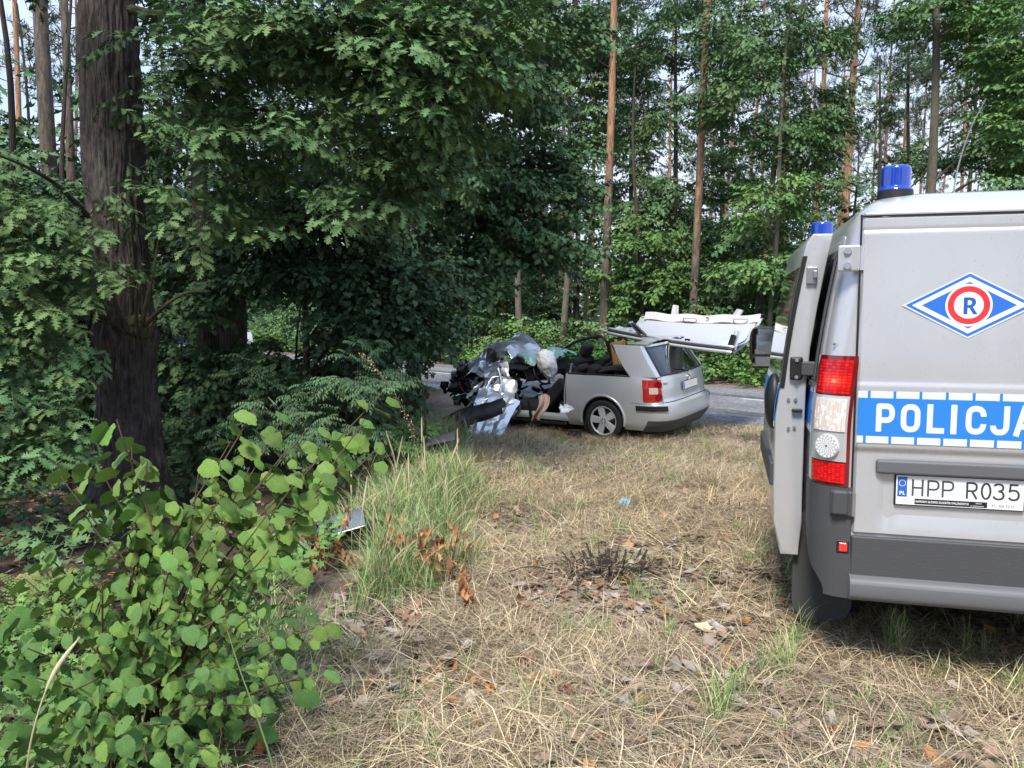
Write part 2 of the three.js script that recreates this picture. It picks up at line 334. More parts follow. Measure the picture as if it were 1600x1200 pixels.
// ------------------------------------------------------------------ leaves and sprays
class Leaves {
  constructor() { this.pos = []; this.idx = []; this.uv = []; }
  // profile leaf: pairs [t, half width]; lies along +x, faces +y; fold lifts the edges, droop bends the tip down
  leaf(M, prof, L, W, fold = 0.25, droop = 0.25) {
    const b = this.pos.length / 3, v = new THREE.Vector3(), n = prof.length;
    prof.forEach(([t, w, tl = t, tr = t]) => {
      for (const [s, tt] of [[-1, tl], [0, t], [1, tr]]) {
        const k = Math.abs(s) * w * W; v.set(tt * L, fold * k - droop * L * tt * tt, s * k).applyMatrix4(M); this.pos.push(v.x, v.y, v.z); this.uv.push(tt, 0.5 + s * w * 0.95);
      }
    });
    for (let i = 0; i < n - 1; i++) for (const s of [0, 1]) { const a = b + i * 3 + s; this.idx.push(a, a + 1, a + 4, a, a + 4, a + 3); }
  }
  twig(a, c, r) { // three-sided stick
    const b = this.pos.length / 3, d = c.clone().sub(a).normalize(), X = new THREE.Vector3().crossVectors(d, V(0.3, 1, 0.2)).normalize(), Y = new THREE.Vector3().crossVectors(d, X);
    for (const [p, q] of [[a, r], [c, r * 0.5]]) for (let k = 0; k < 3; k++) { const t = k * 2.094; this.pos.push(p.x + (X.x * Math.cos(t) + Y.x * Math.sin(t)) * q, p.y + (X.y * Math.cos(t) + Y.y * Math.sin(t)) * q, p.z + (X.z * Math.cos(t) + Y.z * Math.sin(t)) * q); this.uv.push(0, 0.5); }
    for (let k = 0; k < 3; k++) { const m = (k + 1) % 3; this.idx.push(b + k, b + m, b + 3 + m, b + k, b + 3 + m, b + 3 + k); }
  }
  build() { return geoFrom(this.pos, this.idx, this.uv); }
}
const PROF = {
  oak: [[0, 0.02], [0.12, 0.04], [0.18, 0.24, 0.25, 0.25], [0.29, 0.07], [0.37, 0.42, 0.47, 0.47], [0.49, 0.10], [0.57, 0.52, 0.69, 0.69], [0.69, 0.13], [0.77, 0.42, 0.88, 0.88], [0.88, 0.13], [0.97, 0.14, 0.99, 0.99], [1, 0.02]],
  maple: [[0, 0.03], [0.06, 0.3, -0.04, -0.04], [0.2, 0.18], [0.38, 0.56, 0.5, 0.5], [0.5, 0.22], [0.66, 0.36, 0.78, 0.78], [0.76, 0.14], [1, 0.0]],
  round: [[0, 0.04], [0.12, 0.34], [0.32, 0.47], [0.55, 0.45], [0.78, 0.27], [0.9, 0.1], [1, 0.0]],
  lance: [[0, 0.02], [0.25, 0.32], [0.5, 0.36], [0.78, 0.2], [1, 0]],
  hazel: [[0, 0.03], [0.02, 0.2, -0.03, -0.03], [0.08, 0.36, 0.03, 0.03], [0.18, 0.45, 0.16, 0.16], [0.26, 0.455], [0.34, 0.51, 0.33, 0.33], [0.43, 0.48], [0.5, 0.52, 0.5, 0.5], [0.58, 0.45], [0.66, 0.45, 0.67, 0.67], [0.73, 0.35], [0.8, 0.34, 0.81, 0.81], [0.86, 0.18], [0.93, 0.1, 0.94, 0.94], [1, 0.0]],
};
const M4 = (p, rx, ry, rz) => new THREE.Matrix4().compose(p, quat(rx, ry, rz), V(1, 1, 1));
function spray(kind, seed, n, size, len) {
  const r = rng(seed), B = new Leaves(), P = PROF[kind === 'ash' ? 'lance' : kind];
  if (kind === 'ash') { // feathered leaves
    for (let k = 0; k < n; k++) {
      const a0 = (k - (n - 1) / 2) * 0.75 + (r() - 0.5) * 0.4, rise = 0.25 + r() * 0.3, L = len * (0.7 + 0.5 * r()), dir = V(Math.cos(a0), rise, Math.sin(a0)).normalize();
      const at = t => V(dir.x * L * t, dir.y * L * t - 0.45 * L * t * t, dir.z * L * t);
      B.twig(at(0), at(1), 0.003);
      for (let q = 0; q < 5; q++) for (const s of [-1, 1]) B.leaf(M4(at(0.22 + q * 0.17), 0, -a0 - s * 1.0, -0.35 - r() * 0.2), P, size, size * 0.55, 0.2, 0.3);
      B.leaf(M4(at(1), 0, -a0, -0.5), P, size, size * 0.55, 0.2, 0.3);
    }
    return B.build();
  }
  const end = V(len, -0.12 * len, 0); B.twig(V(0, 0, 0), end, 0.004);
  for (let k = 0; k < n; k++) {
    const t = Math.pow(k / (n - 1), 0.8), s = k % 2 ? 1 : -1, fan = k === n - 1 ? 0 : s * (0.5 + r() * 0.9), p = V(len * t, -0.12 * len * t * t + (r() - 0.5) * 0.05, (r() - 0.5) * 0.05);
    if (k % 4 === 3) { const e = p.clone().add(V(len * 0.2, (r() - 0.5) * 0.08, s * len * 0.33)); B.twig(p, e, 0.003); p.copy(e); }
    B.leaf(M4(p, (r() - 0.5) * 1.1, -fan, -0.05 - r() * 0.55), P, size * (0.7 + r() * 0.5), size * (kind === 'oak' ? 0.62 : 0.9), 0.15 + r() * 0.3, 0.15 + r() * 0.3);
  }
  return B.build();
}
function needleTuft(seed, n, L) {
  const r = rng(seed), b = new Leaves();
  b.twig(V(0, 0, 0), V(L, 0.1 * L, 0), 0.01);
  for (let k = 0; k < n; k++) { const t = r(), a = r() * 6.28, p = V(L * t, 0.1 * L * t, 0), q = 0.5 + r() * 0.7; b.leaf(M4(p, 0, -(a), 0.5 + (r() - 0.5) * 1.6), [[0, 0.04], [0.5, 0.10], [1, 0.0]], L * 0.5 * q, L * 0.5 * q * 0.55, 0, 0.05); }
  return b.build();
}
const SPRAY = {
  oak: [spray('oak', 1, 15, 0.125, 0.42), spray('oak', 2, 17, 0.115, 0.46)],
  maple: [spray('maple', 3, 13, 0.11, 0.44), spray('maple', 4, 15, 0.10, 0.42)],
  round: [spray('round', 5, 17, 0.08, 0.42), spray('round', 6, 15, 0.085, 0.40)],
  ash: [spray('ash', 7, 4, 0.07, 0.26), spray('ash', 8, 5, 0.065, 0.25)],
  needle: [needleTuft(9, 46, 0.5), needleTuft(10, 40, 0.5)],
  farleaf: [spray('round', 12, 22, 0.13, 0.85), spray('maple', 13, 20, 0.15, 0.85)],
};
const leafMat = (c, rough = 0.62) => phys({ color: S(...c), roughness: rough, side: THREE.DoubleSide, specularIntensity: 0.6 });
const leafMatThin = (c) => phys({ color: S(...c), roughness: 0.62, specularIntensity: 0.55, side: THREE.DoubleSide });
const LEAF = {
  oak: leafMatThin([0.10, 0.178, 0.066]), maple: leafMatThin([0.084, 0.155, 0.064]), round: leafMatThin([0.074, 0.136, 0.066]), ash: leafMatThin([0.072, 0.135, 0.064]),
  bright: leafMatThin([0.112, 0.21, 0.06]), needle: leafMat([0.125, 0.16, 0.10], 0.8), far: leafMatThin([0.10, 0.178, 0.066]),
};
// fill ellipsoids with sprays gathered in flat clumps; blobs: [centre, radii, count]
function foliage(seed, blobs, from, opt = {}) {
  const r = rng(seed), out = [], g = () => (r() + r() + r() - 1.5) * 0.9;
  for (const [c, rad, n] of blobs) {
    const per = opt.per || 14, K = Math.max(1, Math.round(n / per));
    for (let k = 0; k < K; k++) {
      let d; do d = V(r() * 2 - 1, r() * 2 - 1, r() * 2 - 1); while (d.lengthSq() > 1);
      d.multiplyScalar(Math.pow(d.length(), -0.35));
      const cc = V(c.x + d.x * rad.x, c.y + d.y * rad.y, c.z + d.z * rad.z), sz = (opt.clump || 0.42) * (0.6 + 0.8 * r()), tone = 1 + (r() - 0.5) * 0.4;
      for (let i = 0; i < per; i++) {
        const p = V(cc.x + g() * sz, cc.y + g() * sz * (opt.flat || 0.45), cc.z + g() * sz), away = from ? Math.atan2(-(p.z - from.z), p.x - from.x) : r() * 6.28;
        out.push([p, quat((r() - 0.5) * 0.9, away + (r() - 0.5) * 2.4, (r() - 0.6) * (opt.droop || 0.9)), (opt.scale || 1) * (0.75 + 0.5 * r()), (() => { const k2 = tone * (0.8 + 0.4 * r()), y = (r() - 0.5) * 0.25; return S(k2 * (1 + y), k2, k2 * (1 - y * 0.8)); })()]);
      }
    }
  }
  return out;
}
// ------------------------------------------------------------------ bark
const barkBump = texture(256, (x, y) => { const n = Math.pow(Math.abs(Math.sin((x * 14 + 1.6 * tile(x, y, 6, 3, 3)) * Math.PI)), 0.6) * 0.6 + 0.4 * tile(x, y, 24, 5, 3); return [n, n, n]; }, false, 512);
const barkMap = texture(256, (x, y) => { const n = 0.55 + 0.6 * (0.5 * Math.pow(Math.abs(Math.sin((x * 14 + 1.6 * tile(x, y, 6, 3, 3)) * Math.PI)), 0.6) + 0.5 * tile(x, y, 20, 9, 4)) ; return [n, n * 0.99, n * 0.97]; }, true, 512);
const flakeMap = texture(256, (x, y) => { const n = tile(x, y, 12, 13, 4), m = tile(x, y, 40, 15, 3), v = 0.55 + 0.5 * n + 0.3 * (m - 0.5); return [v, v * (0.97 + 0.05 * (n - 0.5)), v * 0.96]; }, true, 512);
const barkMat = { rough: std({ vertexColors: true, map: barkMap, bumpMap: barkBump, bumpScale: 0.02, roughness: 0.95 }), flake: std({ vertexColors: true, map: flakeMap, bumpMap: flakeMap, bumpScale: 0.008, roughness: 0.9 }) };
const paintGeo = (g, fn) => { const P = g.attributes.position, c = []; for (let i = 0; i < P.count; i++) c.push(...fn(P.getX(i), P.getY(i), P.getZ(i))); g.setAttribute('color', new THREE.Float32BufferAttribute(c, 3)); return g; };
const greyBark = [0.15, 0.125, 0.105], orangeBark = [0.56, 0.325, 0.185], brownBark = [0.10, 0.078, 0.062], paleBark = [0.25, 0.22, 0.175];
// a tree stem in its own axes (base at the origin): lean gives the top's offset
function stemPts(h, lean, wob, seed, n = 12) { const r = rng(seed), a = r() * 9, b = r() * 9; return Array.from({ length: n + 1 }, (_, i) => { const t = i / n; return V(lean[0] * t + wob * Math.sin(t * 5 + a) * t, h * t - 0.25 * (1 - t), lean[1] * t + wob * Math.sin(t * 4 + b) * t); }); }

// pines: grey below, orange and flaking above; a few dead stubs, needles high up
function pine(opt) {
  const { p, h, rad, lean = [0, 0], change = 6, seed = 1, crown = true, label, group, dull = 0 } = opt, r = rng(seed * 77 + 5);
  const t = thing('pine_tree', label, 'tree', [p.x, hgt(p.x, p.z), p.z], group), pts = stemPts(h, lean, 0.12, seed, 16);
  const g = tubeGeo(pts, (k) => rad * (1.12 - 0.72 * k) + rad * 0.35 * Math.exp(-k * h / 0.5), 12, { around: Math.max(1, Math.round(rad * 12)), perMetre: 0.5 });
  paintGeo(g, (x, y, z) => { const k = smooth(change - 1.4, change + 1.4, y + (noise3(x * 9, y * 2.2, z * 9 + seed) - 0.5) * 3), n = 0.75 + 0.5 * noise3(x * 6, y * 3, z * 6), o = orangeBark.map((v, i) => lerp(v, greyBark[i], dull)); return greyBark.map((v, i) => lerp(v * 1.25, o[i], k) * n); });
  part('trunk', g, barkMat.flake, t);
  const at = k => { const i = clamp(k, 0, 0.9999) * 16, a = Math.floor(i); return pts[a].clone().lerp(pts[a + 1], i - a); };
  const stubs = [];
  for (let i = 0; i < (opt.stubs ?? 7); i++) { const k = 0.2 + r() * 0.55, a = r() * 6.28, L = 0.25 + r() * (0.8), q = at(k); stubs.push(curve([q, q.clone().add(V(Math.cos(a) * L * 0.5, 0.1, Math.sin(a) * L * 0.5)), q.clone().add(V(Math.cos(a) * L, 0.05 + (r() - 0.3) * 0.4, Math.sin(a) * L))], 4)); }
  for (const s of stubs) part('dead_branch', paintGeo(tubeGeo(s, k => 0.02 * (1.2 - k), 5), () => [0.13, 0.10, 0.08]), barkMat.flake, t);
  if (crown) {
    const list = []; 
    for (let i = 0; i < 13; i++) {
      const k = 0.55 + 0.44 * (i / 13) + (r() - 0.5) * 0.03, a = r() * 6.28, L = h * (0.20 - 0.13 * (k - 0.5) * 2) * (0.6 + r() * 0.6), q = at(k), e = q.clone().add(V(Math.cos(a) * L, L * (0.1 + r() * 0.35), Math.sin(a) * L));
      const m = curve([q, q.clone().lerp(e, 0.5).add(V(0, -0.15 * L, 0)), e], 5); part('branch', paintGeo(tubeGeo(m, kk => rad * 0.26 * (1.1 - kk), 5), (x, y, z) => orangeBark.map(v => v * 0.7)), barkMat.flake, t);
      for (let j = 0; j < 7; j++) { const b = m[3 + (j % 3)], o = V((r() - 0.5), (r() - 0.3) * 0.7, (r() - 0.5)).multiplyScalar(L * 0.55); list.push([b.clone().add(o), quat(r() - 0.5, r() * 6.28, r() * 0.8), 1.1 + r() * 0.9, tint(r, [1, 1, 1], 0.3)]); }
    }
    scatter('needles', SPRAY.needle[seed % 2], LEAF.needle, list, t);
  }
  return t;
}
// broadleaf trees: stem, limbs towards the foliage blobs, leaves
function broadleaf(name, opt) {
  const { p, h, rad, lean = [0, 0], bark = brownBark, seed = 1, blobs = [], spr = SPRAY.oak[0], mat = LEAF.oak, label, group, base } = opt;
  const y0 = base ?? hgt(p.x, p.z), t = thing(name, label, opt.category || 'tree', [p.x, y0, p.z], group), pts = stemPts(h, lean, opt.wob ?? 0.2, seed, 12), O = V(p.x, y0, p.z), r = rng(seed * 31 + 7);
  const disp = (a, k, len, rr) => (noise3(Math.cos(a) * 2 + seed, Math.sin(a) * 2, len * 1.2) - 0.5) * rr * 0.25;
  part('trunk', paintGeo(tubeGeo(pts, k => rad * (1.1 - 0.8 * k) + rad * 0.4 * Math.exp(-k * h / 0.35), 14, { disp, around: Math.max(1, Math.round(rad * 9)), perMetre: 0.6 }), (x, y, z) => { const n = 0.7 + 0.6 * noise3(x * 5, y * 1.5, z * 5 + seed); return bark.map(v => v * n); }), barkMat.rough, t);
  const local = blobs.map(([c, ra, n]) => [c.clone().sub(O), ra, n]);
  for (const [c, ra] of local) {
    const nb = opt.limbs ?? 2;
    for (let b = 0; b < nb; b++) {
      const e = V(c.x + (r() - 0.5) * ra.x * 1.2, c.y + (r() - 0.5) * ra.y * 0.8, c.z + (r() - 0.5) * ra.z * 1.2), k = clamp((e.y - 0.35 * Math.hypot(e.x, e.z)) / h, 0.08, 0.95) * 12, a = Math.min(11, Math.floor(k)), q = pts[a].clone().lerp(pts[a + 1], k - a), d = q.distanceTo(e);
      part('limb', paintGeo(tubeGeo(curve([q, q.clone().lerp(e, 0.45).add(V((r() - 0.5) * 0.2 * d, 0.10 * d, (r() - 0.5) * 0.2 * d)), e], 8), kk => Math.min(rad * 0.42, 0.012 + 0.012 * d) * (1.08 - kk * 0.9), 6), () => bark.map(v => v * 0.9)), barkMat.rough, t);
    }
  }
  scatter('foliage', spr, mat, foliage(seed * 13 + 3, local, V(0, 0, 0), opt), t);
  return t;
}
// ------------------------------------------------------------------ the wood
const blob = (px, py, d, rx, ry, rz, n) => [pix(px, py, d), V(rx * d / FOCAL, ry * d / FOCAL, rz), n];
const foot = (px, d) => { const p = pix(px, 600, d); p.y = hgt(p.x, p.z); return p; };

// the old oak on the low forest floor
{
  const p = foot(202, 9.2), O = V(p.x, p.y, p.z), t = thing('oak_tree', 'massive dark old oak with deeply furrowed bark and a burl ringed by shoots', 'tree', [p.x, p.y, p.z]);
  const L = v => v.clone().sub(O);
  const ax = [[204, 815], [203, 760], [201, 690], [199, 600], [197, 520], [192, 440], [184, 350], [178, 250], [172, 120], [168, 0], [165, -150], [160, -400], [150, -800]].map(([x, y]) => L(pix(x, y, 9.2)));
  ax[0].y = -0.25;
  const radii = t0 => { const y = t0; return 0; };
  const path = new THREE.CatmullRomCurve3(ax).getPoints(260);
  const rad = (k, q) => { const y = q.y; return 0.335 + 0.045 * smooth(2.4, 0.4, y) + 0.24 * Math.exp(-Math.max(0, y) / 0.3) + 0.05 * Math.exp(-(((y - 2.05) / 0.14) ** 2)) - 0.14 * smooth(4, 11, y); };
  const ridge = (a, len, f, s) => { const n = noise3(Math.cos(a) * f + s, Math.sin(a) * f, len * 1.6 + 0.4 * Math.sin(a * 3)); return 1 - Math.abs(2 * n - 1); };
  const disp = (a, k, len) => { const f = 0.6 * ridge(a, len, 7.5, 3) + 0.4 * ridge(a, len * 2.6, 13, 9); return -0.062 * Math.pow(f, 1.7) + 0.022 * (noise3(Math.cos(a) * 15, Math.sin(a) * 15, len * 9) - 0.5) + 0.05 * (noise3(Math.cos(a) * 1.3, Math.sin(a) * 1.3, len * 0.6) - 0.5); };
  const g = tubeGeo(path, rad, 150, { disp, around: 4, perMetre: 0.8 });
  part('trunk', paintGeo(g, (x, y, z) => { const n = 0.6 + 0.8 * fbm(x * 7, y * 2.5, z * 7, 3), li = smooth(0.6, 0.75, fbm(x * 3, y * 1.2, z * 3 + 7, 3)); return [lerp(0.115, 0.15, li) * n, lerp(0.098, 0.142, li) * n, lerp(0.09, 0.122, li) * n]; }), std({ vertexColors: true, map: flakeMap, bumpMap: barkBump, bumpScale: 0.012, roughness: 0.95 }), t);
  const limb = (name, pts, r0, col = [0.10, 0.085, 0.055]) => part(name, paintGeo(tubeGeo(curve(pts.map(([x, y, d]) => L(pix(x, y, d))), 18), k => r0 * (1.05 - 0.8 * k), 7), (x, y, z) => { const n = 0.7 + 0.6 * noise3(x * 12, y * 12, z * 12); return col.map(v => v * n); }), barkMat.rough, t);
  limb('limb', [[205, 15, 9.1], [240, 22, 8.9], [285, 18, 8.6], [350, 30, 8.2], [430, 60, 7.8]], 0.055);
  limb('limb', [[390, 40, 8.3], [440, 35, 8], [520, 40, 7.7], [600, 70, 7.4]], 0.03);
  limb('limb', [[400, 120, 8.5], [440, 75, 8.3], [500, 50, 8], [560, 45, 7.8]], 0.03);
  limb('limb', [[140, 340, 9.0], [90, 290, 8.5], [40, 260, 8.1], [-10, 240, 7.8]], 0.032);
  limb('limb', [[160, 470, 8.95], [100, 490, 8.4], [40, 500, 8], [-20, 520, 7.6]], 0.028);
  // the burl and the shoots that ring it
  limb('shoot', [[200, 518, 8.86], [182, 480, 8.75], [172, 440, 8.7], [160, 400, 8.65]], 0.030, [0.12, 0.10, 0.06]);
  limb('shoot', [[222, 505, 8.84], [232, 460, 8.72], [242, 410, 8.7], [250, 360, 8.7]], 0.030, [0.13, 0.12, 0.06]);
  limb('shoot', [[226, 508, 8.86], [255, 480, 8.7], [290, 458, 8.6], [330, 455, 8.5]], 0.030, [0.12, 0.105, 0.06]);
  limb('shoot', [[196, 520, 8.86], [176, 506, 8.75], [150, 502, 8.7]], 0.024, [0.11, 0.09, 0.06]);
  limb('shoot', [[214, 512, 8.84], [212, 470, 8.76], [216, 430, 8.72]], 0.022, [0.13, 0.12, 0.06]);
  limb('vine', [[214, 505, 8.78], [219, 560, 8.82], [226, 620, 8.83], [218, 680, 8.82], [213, 740, 8.82]], 0.012, [0.13, 0.10, 0.08]);
  limb('vine', [[220, 500, 8.78], [228, 580, 8.83], [231, 650, 8.84], [230, 720, 8.84]], 0.007, [0.13, 0.10, 0.08]);
  { const b = new THREE.IcosahedronGeometry(0.19, 4), P = b.attributes.position; for (let i = 0; i < P.count; i++) { const v = V(P.getX(i), P.getY(i), P.getZ(i)), k = 1 + 0.5 * (fbm(v.x * 16, v.y * 16, v.z * 16, 3) - 0.5); P.setXYZ(i, v.x * k, v.y * k * 0.75, v.z * k * 0.8); } const c = L(pix(212, 512, 9.0)); part('burl', paintGeo(moved(mergeVertices(b), c.x, c.y, c.z), () => [0.10, 0.085, 0.05]), barkMat.rough, t).geometry.computeVertexNormals(); }
  const blobs = [blob(150, -420, 9.2, 420, 190, 3.2, 800), blob(520, -320, 8.6, 330, 150, 2.6, 520), blob(-260, -250, 9.5, 240, 180, 3, 420),
    blob(55, 350, 8.3, 75, 45, 0.6, 70), blob(70, 430, 8.2, 85, 55, 0.7, 110), blob(60, 520, 8.0, 75, 55, 0.6, 95), blob(45, 620, 7.6, 55, 55, 0.5, 60), blob(40, 700, 7.4, 50, 40, 0.4, 36), blob(10, 280, 8.3, 60, 40, 0.6, 40),
    blob(300, 60, 8.6, 90, 50, 0.9, 90), blob(420, 90, 8.2, 90, 60, 0.9, 110), blob(300, 150, 8.8, 60, 40, 0.6, 50), blob(370, 210, 8.5, 80, 45, 0.7, 90), blob(330, 330, 8.8, 70, 40, 0.6, 60), blob(520, 210, 8.0, 80, 45, 0.7, 90),
    blob(540, 50, 7.9, 100, 60, 0.9, 130), blob(690, 110, 7.4, 80, 70, 0.7, 150), blob(620, 40, 7.6, 110, 50, 0.8, 140), blob(560, 290, 7.9, 60, 45, 0.5, 80), blob(640, 190, 7.6, 70, 40, 0.6, 70)].map(([c, ra, n]) => [c.sub(O), ra, n]);
  scatter('foliage', SPRAY.oak[0], LEAF.oak, foliage(301, blobs, V(0, 0, 0), { per: 8, clump: 0.3, droop: 1.1 }), t);
  const sprigs = [[193, 60], [178, 72], [205, 140], [180, 160], [200, 165], [195, 300], [205, 315], [175, 300], [212, 340], [165, 400], [200, 255], [150, 450]].map(([x, y], i) => { const rr = rng(900 + i); return [L(pix(x, y, 8.7 + 0.1 * rr())), quat(rr() - 0.5, rr() * 6.28, -0.5), 0.7 + 0.4 * rr(), S(1, 1, 1)]; });
  scatter('sprig', SPRAY.oak[1], LEAF.oak, sprigs, t);
}
const OK0 = SPRAY.oak[0], OK1 = SPRAY.oak[1], MA0 = SPRAY.maple[0], MA1 = SPRAY.maple[1], RO0 = SPRAY.round[0], RO1 = SPRAY.round[1];
// trees on this side of the road
broadleaf('oak_tree', { p: foot(588, 12.5), h: 13, rad: 0.16, seed: 5, lean: [-0.1, 0.2], blobs: [blob(560, -200, 12.5, 260, 170, 2.6, 500), blob(470, 150, 12.3, 110, 60, 1, 150), blob(640, 290, 12, 80, 60, 0.8, 150), blob(560, 120, 12.4, 110, 60, 1, 170), blob(730, 40, 12.5, 110, 70, 1.2, 230)], spr: OK1, label: 'slender oak rising behind the dark maple beside the big oak', per: 8, clump: 0.36 });
broadleaf('oak_tree', { p: foot(362, 14), h: 13, rad: 0.24, seed: 6, lean: [0.3, -0.3], blobs: [blob(300, -220, 14, 260, 190, 3, 450), blob(330, 230, 14, 90, 60, 1.2, 130), blob(430, 330, 14, 90, 60, 1, 150), blob(270, 330, 14, 60, 60, 1, 100)], spr: OK0, label: 'thick shaded oak standing behind the furrowed oak', per: 8, clump: 0.4 });
broadleaf('maple_tree', { p: foot(470, 11), h: 4.6, rad: 0.06, seed: 7, lean: [0.2, 0.3], wob: 0.15, blobs: [blob(470, 300, 11, 90, 45, 0.8, 150), blob(540, 360, 10.6, 100, 50, 0.8, 200), blob(600, 430, 10.5, 80, 50, 0.7, 190), blob(490, 430, 10.8, 80, 45, 0.7, 130), blob(640, 500, 10.4, 55, 40, 0.6, 110), blob(560, 500, 10.6, 60, 35, 0.6, 90), blob(420, 390, 11, 60, 45, 0.7, 90)], spr: RO0, mat: LEAF.round, label: 'dense dark bluish green young tree overhanging the wreck', per: 9, clump: 0.34, flat: 0.35, droop: 1.2, limbs: 3 });
broadleaf('maple_tree', { p: foot(636, 14.5), h: 10, rad: 0.13, seed: 8, lean: [0.8, 0], bark: brownBark, blobs: [blob(740, 160, 14.8, 110, 70, 1.4, 330), blob(720, 260, 14.5, 110, 55, 1.2, 330), blob(800, 320, 14.6, 100, 50, 1.2, 290), blob(690, 360, 14, 90, 50, 1, 230), blob(850, 380, 14.6, 60, 34, 0.8, 130), blob(760, 410, 14.2, 80, 35, 0.8, 150), blob(690, 450, 13.5, 50, 40, 0.7, 100), blob(870, 260, 15, 50, 45, 0.8, 110), blob(800, 60, 15, 110, 80, 1.4, 300), blob(660, 540, 13.2, 28, 36, 0.4, 40), blob(720, -150, 15, 200, 120, 2.4, 500)], spr: MA0, mat: LEAF.maple, label: 'dark maple with long layered boughs reaching over the road', per: 9, clump: 0.42, flat: 0.28, droop: 1.0, limbs: 3 });
broadleaf('maple_tree', { p: foot(326, 12.5), h: 9, rad: 0.19, seed: 9, lean: [0.1, 0], blobs: [blob(330, 430, 12.3, 70, 40, 0.8, 110), blob(280, 400, 12.5, 50, 45, 0.7, 80), blob(420, 440, 12, 50, 30, 0.6, 60), blob(300, 560, 12, 50, 25, 0.6, 45), blob(380, 600, 11.5, 70, 30, 0.6, 70), blob(330, -60, 12.5, 150, 120, 2, 300)], spr: MA1, mat: LEAF.maple, label: 'shaded maple between the furrowed oak and the young dark tree', per: 8, clump: 0.4 });
broadleaf('maple_tree', { p: foot(20, 13), h: 8, rad: 0.09, seed: 10, blobs: [blob(40, 470, 13, 90, 70, 1.2, 230), blob(110, 560, 12.5, 50, 60, 1, 130), blob(30, 620, 12, 70, 50, 1, 140), blob(-60, 350, 13, 100, 120, 1.6, 260), blob(100, 660, 12, 40, 40, 0.7, 70), blob(90, 380, 13, 50, 50, 1, 100)], spr: MA0, mat: LEAF.maple, label: 'low dark maple in the deep shade beyond the furrowed oak', per: 9, clump: 0.45 });
broadleaf('maple_tree', { p: foot(270, 17), h: 9, rad: 0.1, seed: 11, blobs: [blob(270, 300, 17, 70, 90, 1.5, 230), blob(300, 470, 17, 60, 30, 1, 80), blob(220, 200, 17, 70, 90, 1.5, 200)], spr: MA1, mat: LEAF.maple, label: 'thin forest maple seen past the furrowed oak trunk', per: 9, clump: 0.5 });
for (const [px, d, h, seed, label] of [[120, 16, 9, 12, 'shaded sapling in the wood behind the low dark maple'], [-40, 18, 10, 13, 'shaded sapling at the dim edge of the wood'], [60, 21, 10, 14, 'tall shaded sapling below the grey pines']])
  broadleaf('sapling', { p: foot(px, d), h, rad: 0.07, seed, blobs: [blob(px, 330, d, 120, 70, 2, 260), blob(px + 20, 460, d, 120, 60, 1.6, 240), blob(px - 10, 570, d, 110, 45, 1.4, 160)], spr: SPRAY.farleaf[seed % 2], mat: LEAF.maple, label, per: 9, clump: 0.7 });
// feathered ash shrubs by the wreck
for (const [px, d, blobs, seed, label] of [
  [540, 8.2, [blob(535, 610, 8.2, 40, 34, 0.4, 36), blob(585, 605, 8.1, 26, 36, 0.35, 28), blob(490, 640, 8.2, 34, 34, 0.4, 30), blob(580, 660, 8.0, 34, 26, 0.35, 24), blob(500, 690, 7.8, 40, 26, 0.4, 26), blob(560, 550, 8.3, 22, 22, 0.3, 10)], 15, 'feathery ash shrub below the dark young tree'],
  [660, 8.6, [blob(648, 672, 8.6, 26, 16, 0.25, 18), blob(630, 692, 8.4, 26, 16, 0.25, 14), blob(675, 692, 8.7, 10, 10, 0.15, 5)], 16, 'low feathery ash seedling touching the torn door'],
  [440, 9.5, [blob(440, 640, 9.5, 70, 50, 0.5, 50), blob(380, 690, 9.3, 60, 40, 0.5, 40), blob(420, 580, 9.6, 50, 30, 0.4, 26)], 17, 'shaded ash shrub behind the hazel']])
  broadleaf('ash_shrub', { p: foot(px, d), h: 1.2, rad: 0.016, seed, wob: 0.06, blobs, spr: SPRAY.ash[seed % 2], mat: seed === 16 ? LEAF.bright : LEAF.ash, label, category: 'shrub', per: 4, clump: 0.15, scale: 0.72, bark: [0.09, 0.075, 0.05], limbs: 3 });

// pines that stand out one by one: [pixel at y = 400, distance, radius, metres to the orange bark, lean, label]
const spotPines = [
  [940, 25, 0.128, 5.2, [0.5, 0], 'tall straight pine behind the wreck, grey below and orange above'],
  [1077, 24, 0.116, 5.2, [0.8, 0], 'orange topped pine above the cut off car roof'],
  [1302, 34, 0.19, 2.0, [0.8, 0], 'leaning reddish pine beside the blue beacon'],
  [1264, 40, 0.15, 3.0, [0.4, 0], 'orange pine between the reddish pine and the van'],
  [96, 18, 0.17, 14, [-0.2, 0], 'grey barked pine past the furrowed oak'], [122, 20, 0.11, 16, [0.1, 0], 'thin dark pine next to the grey barked pine'],
  [42, 24, 0.09, 3.0, [0.3, 0], 'narrow orange pine beside the grey barked pine'],
  [1215, 42, 0.13, 3.5, [0.2, 0], 'orange pine standing just past the open sliding door'],
];
for (const [px, d, rad, change, lean, label] of spotPines) pine({ p: foot(px, d), h: 20 + (px % 7), rad, change, lean, seed: px, label, crown: px > 200 });
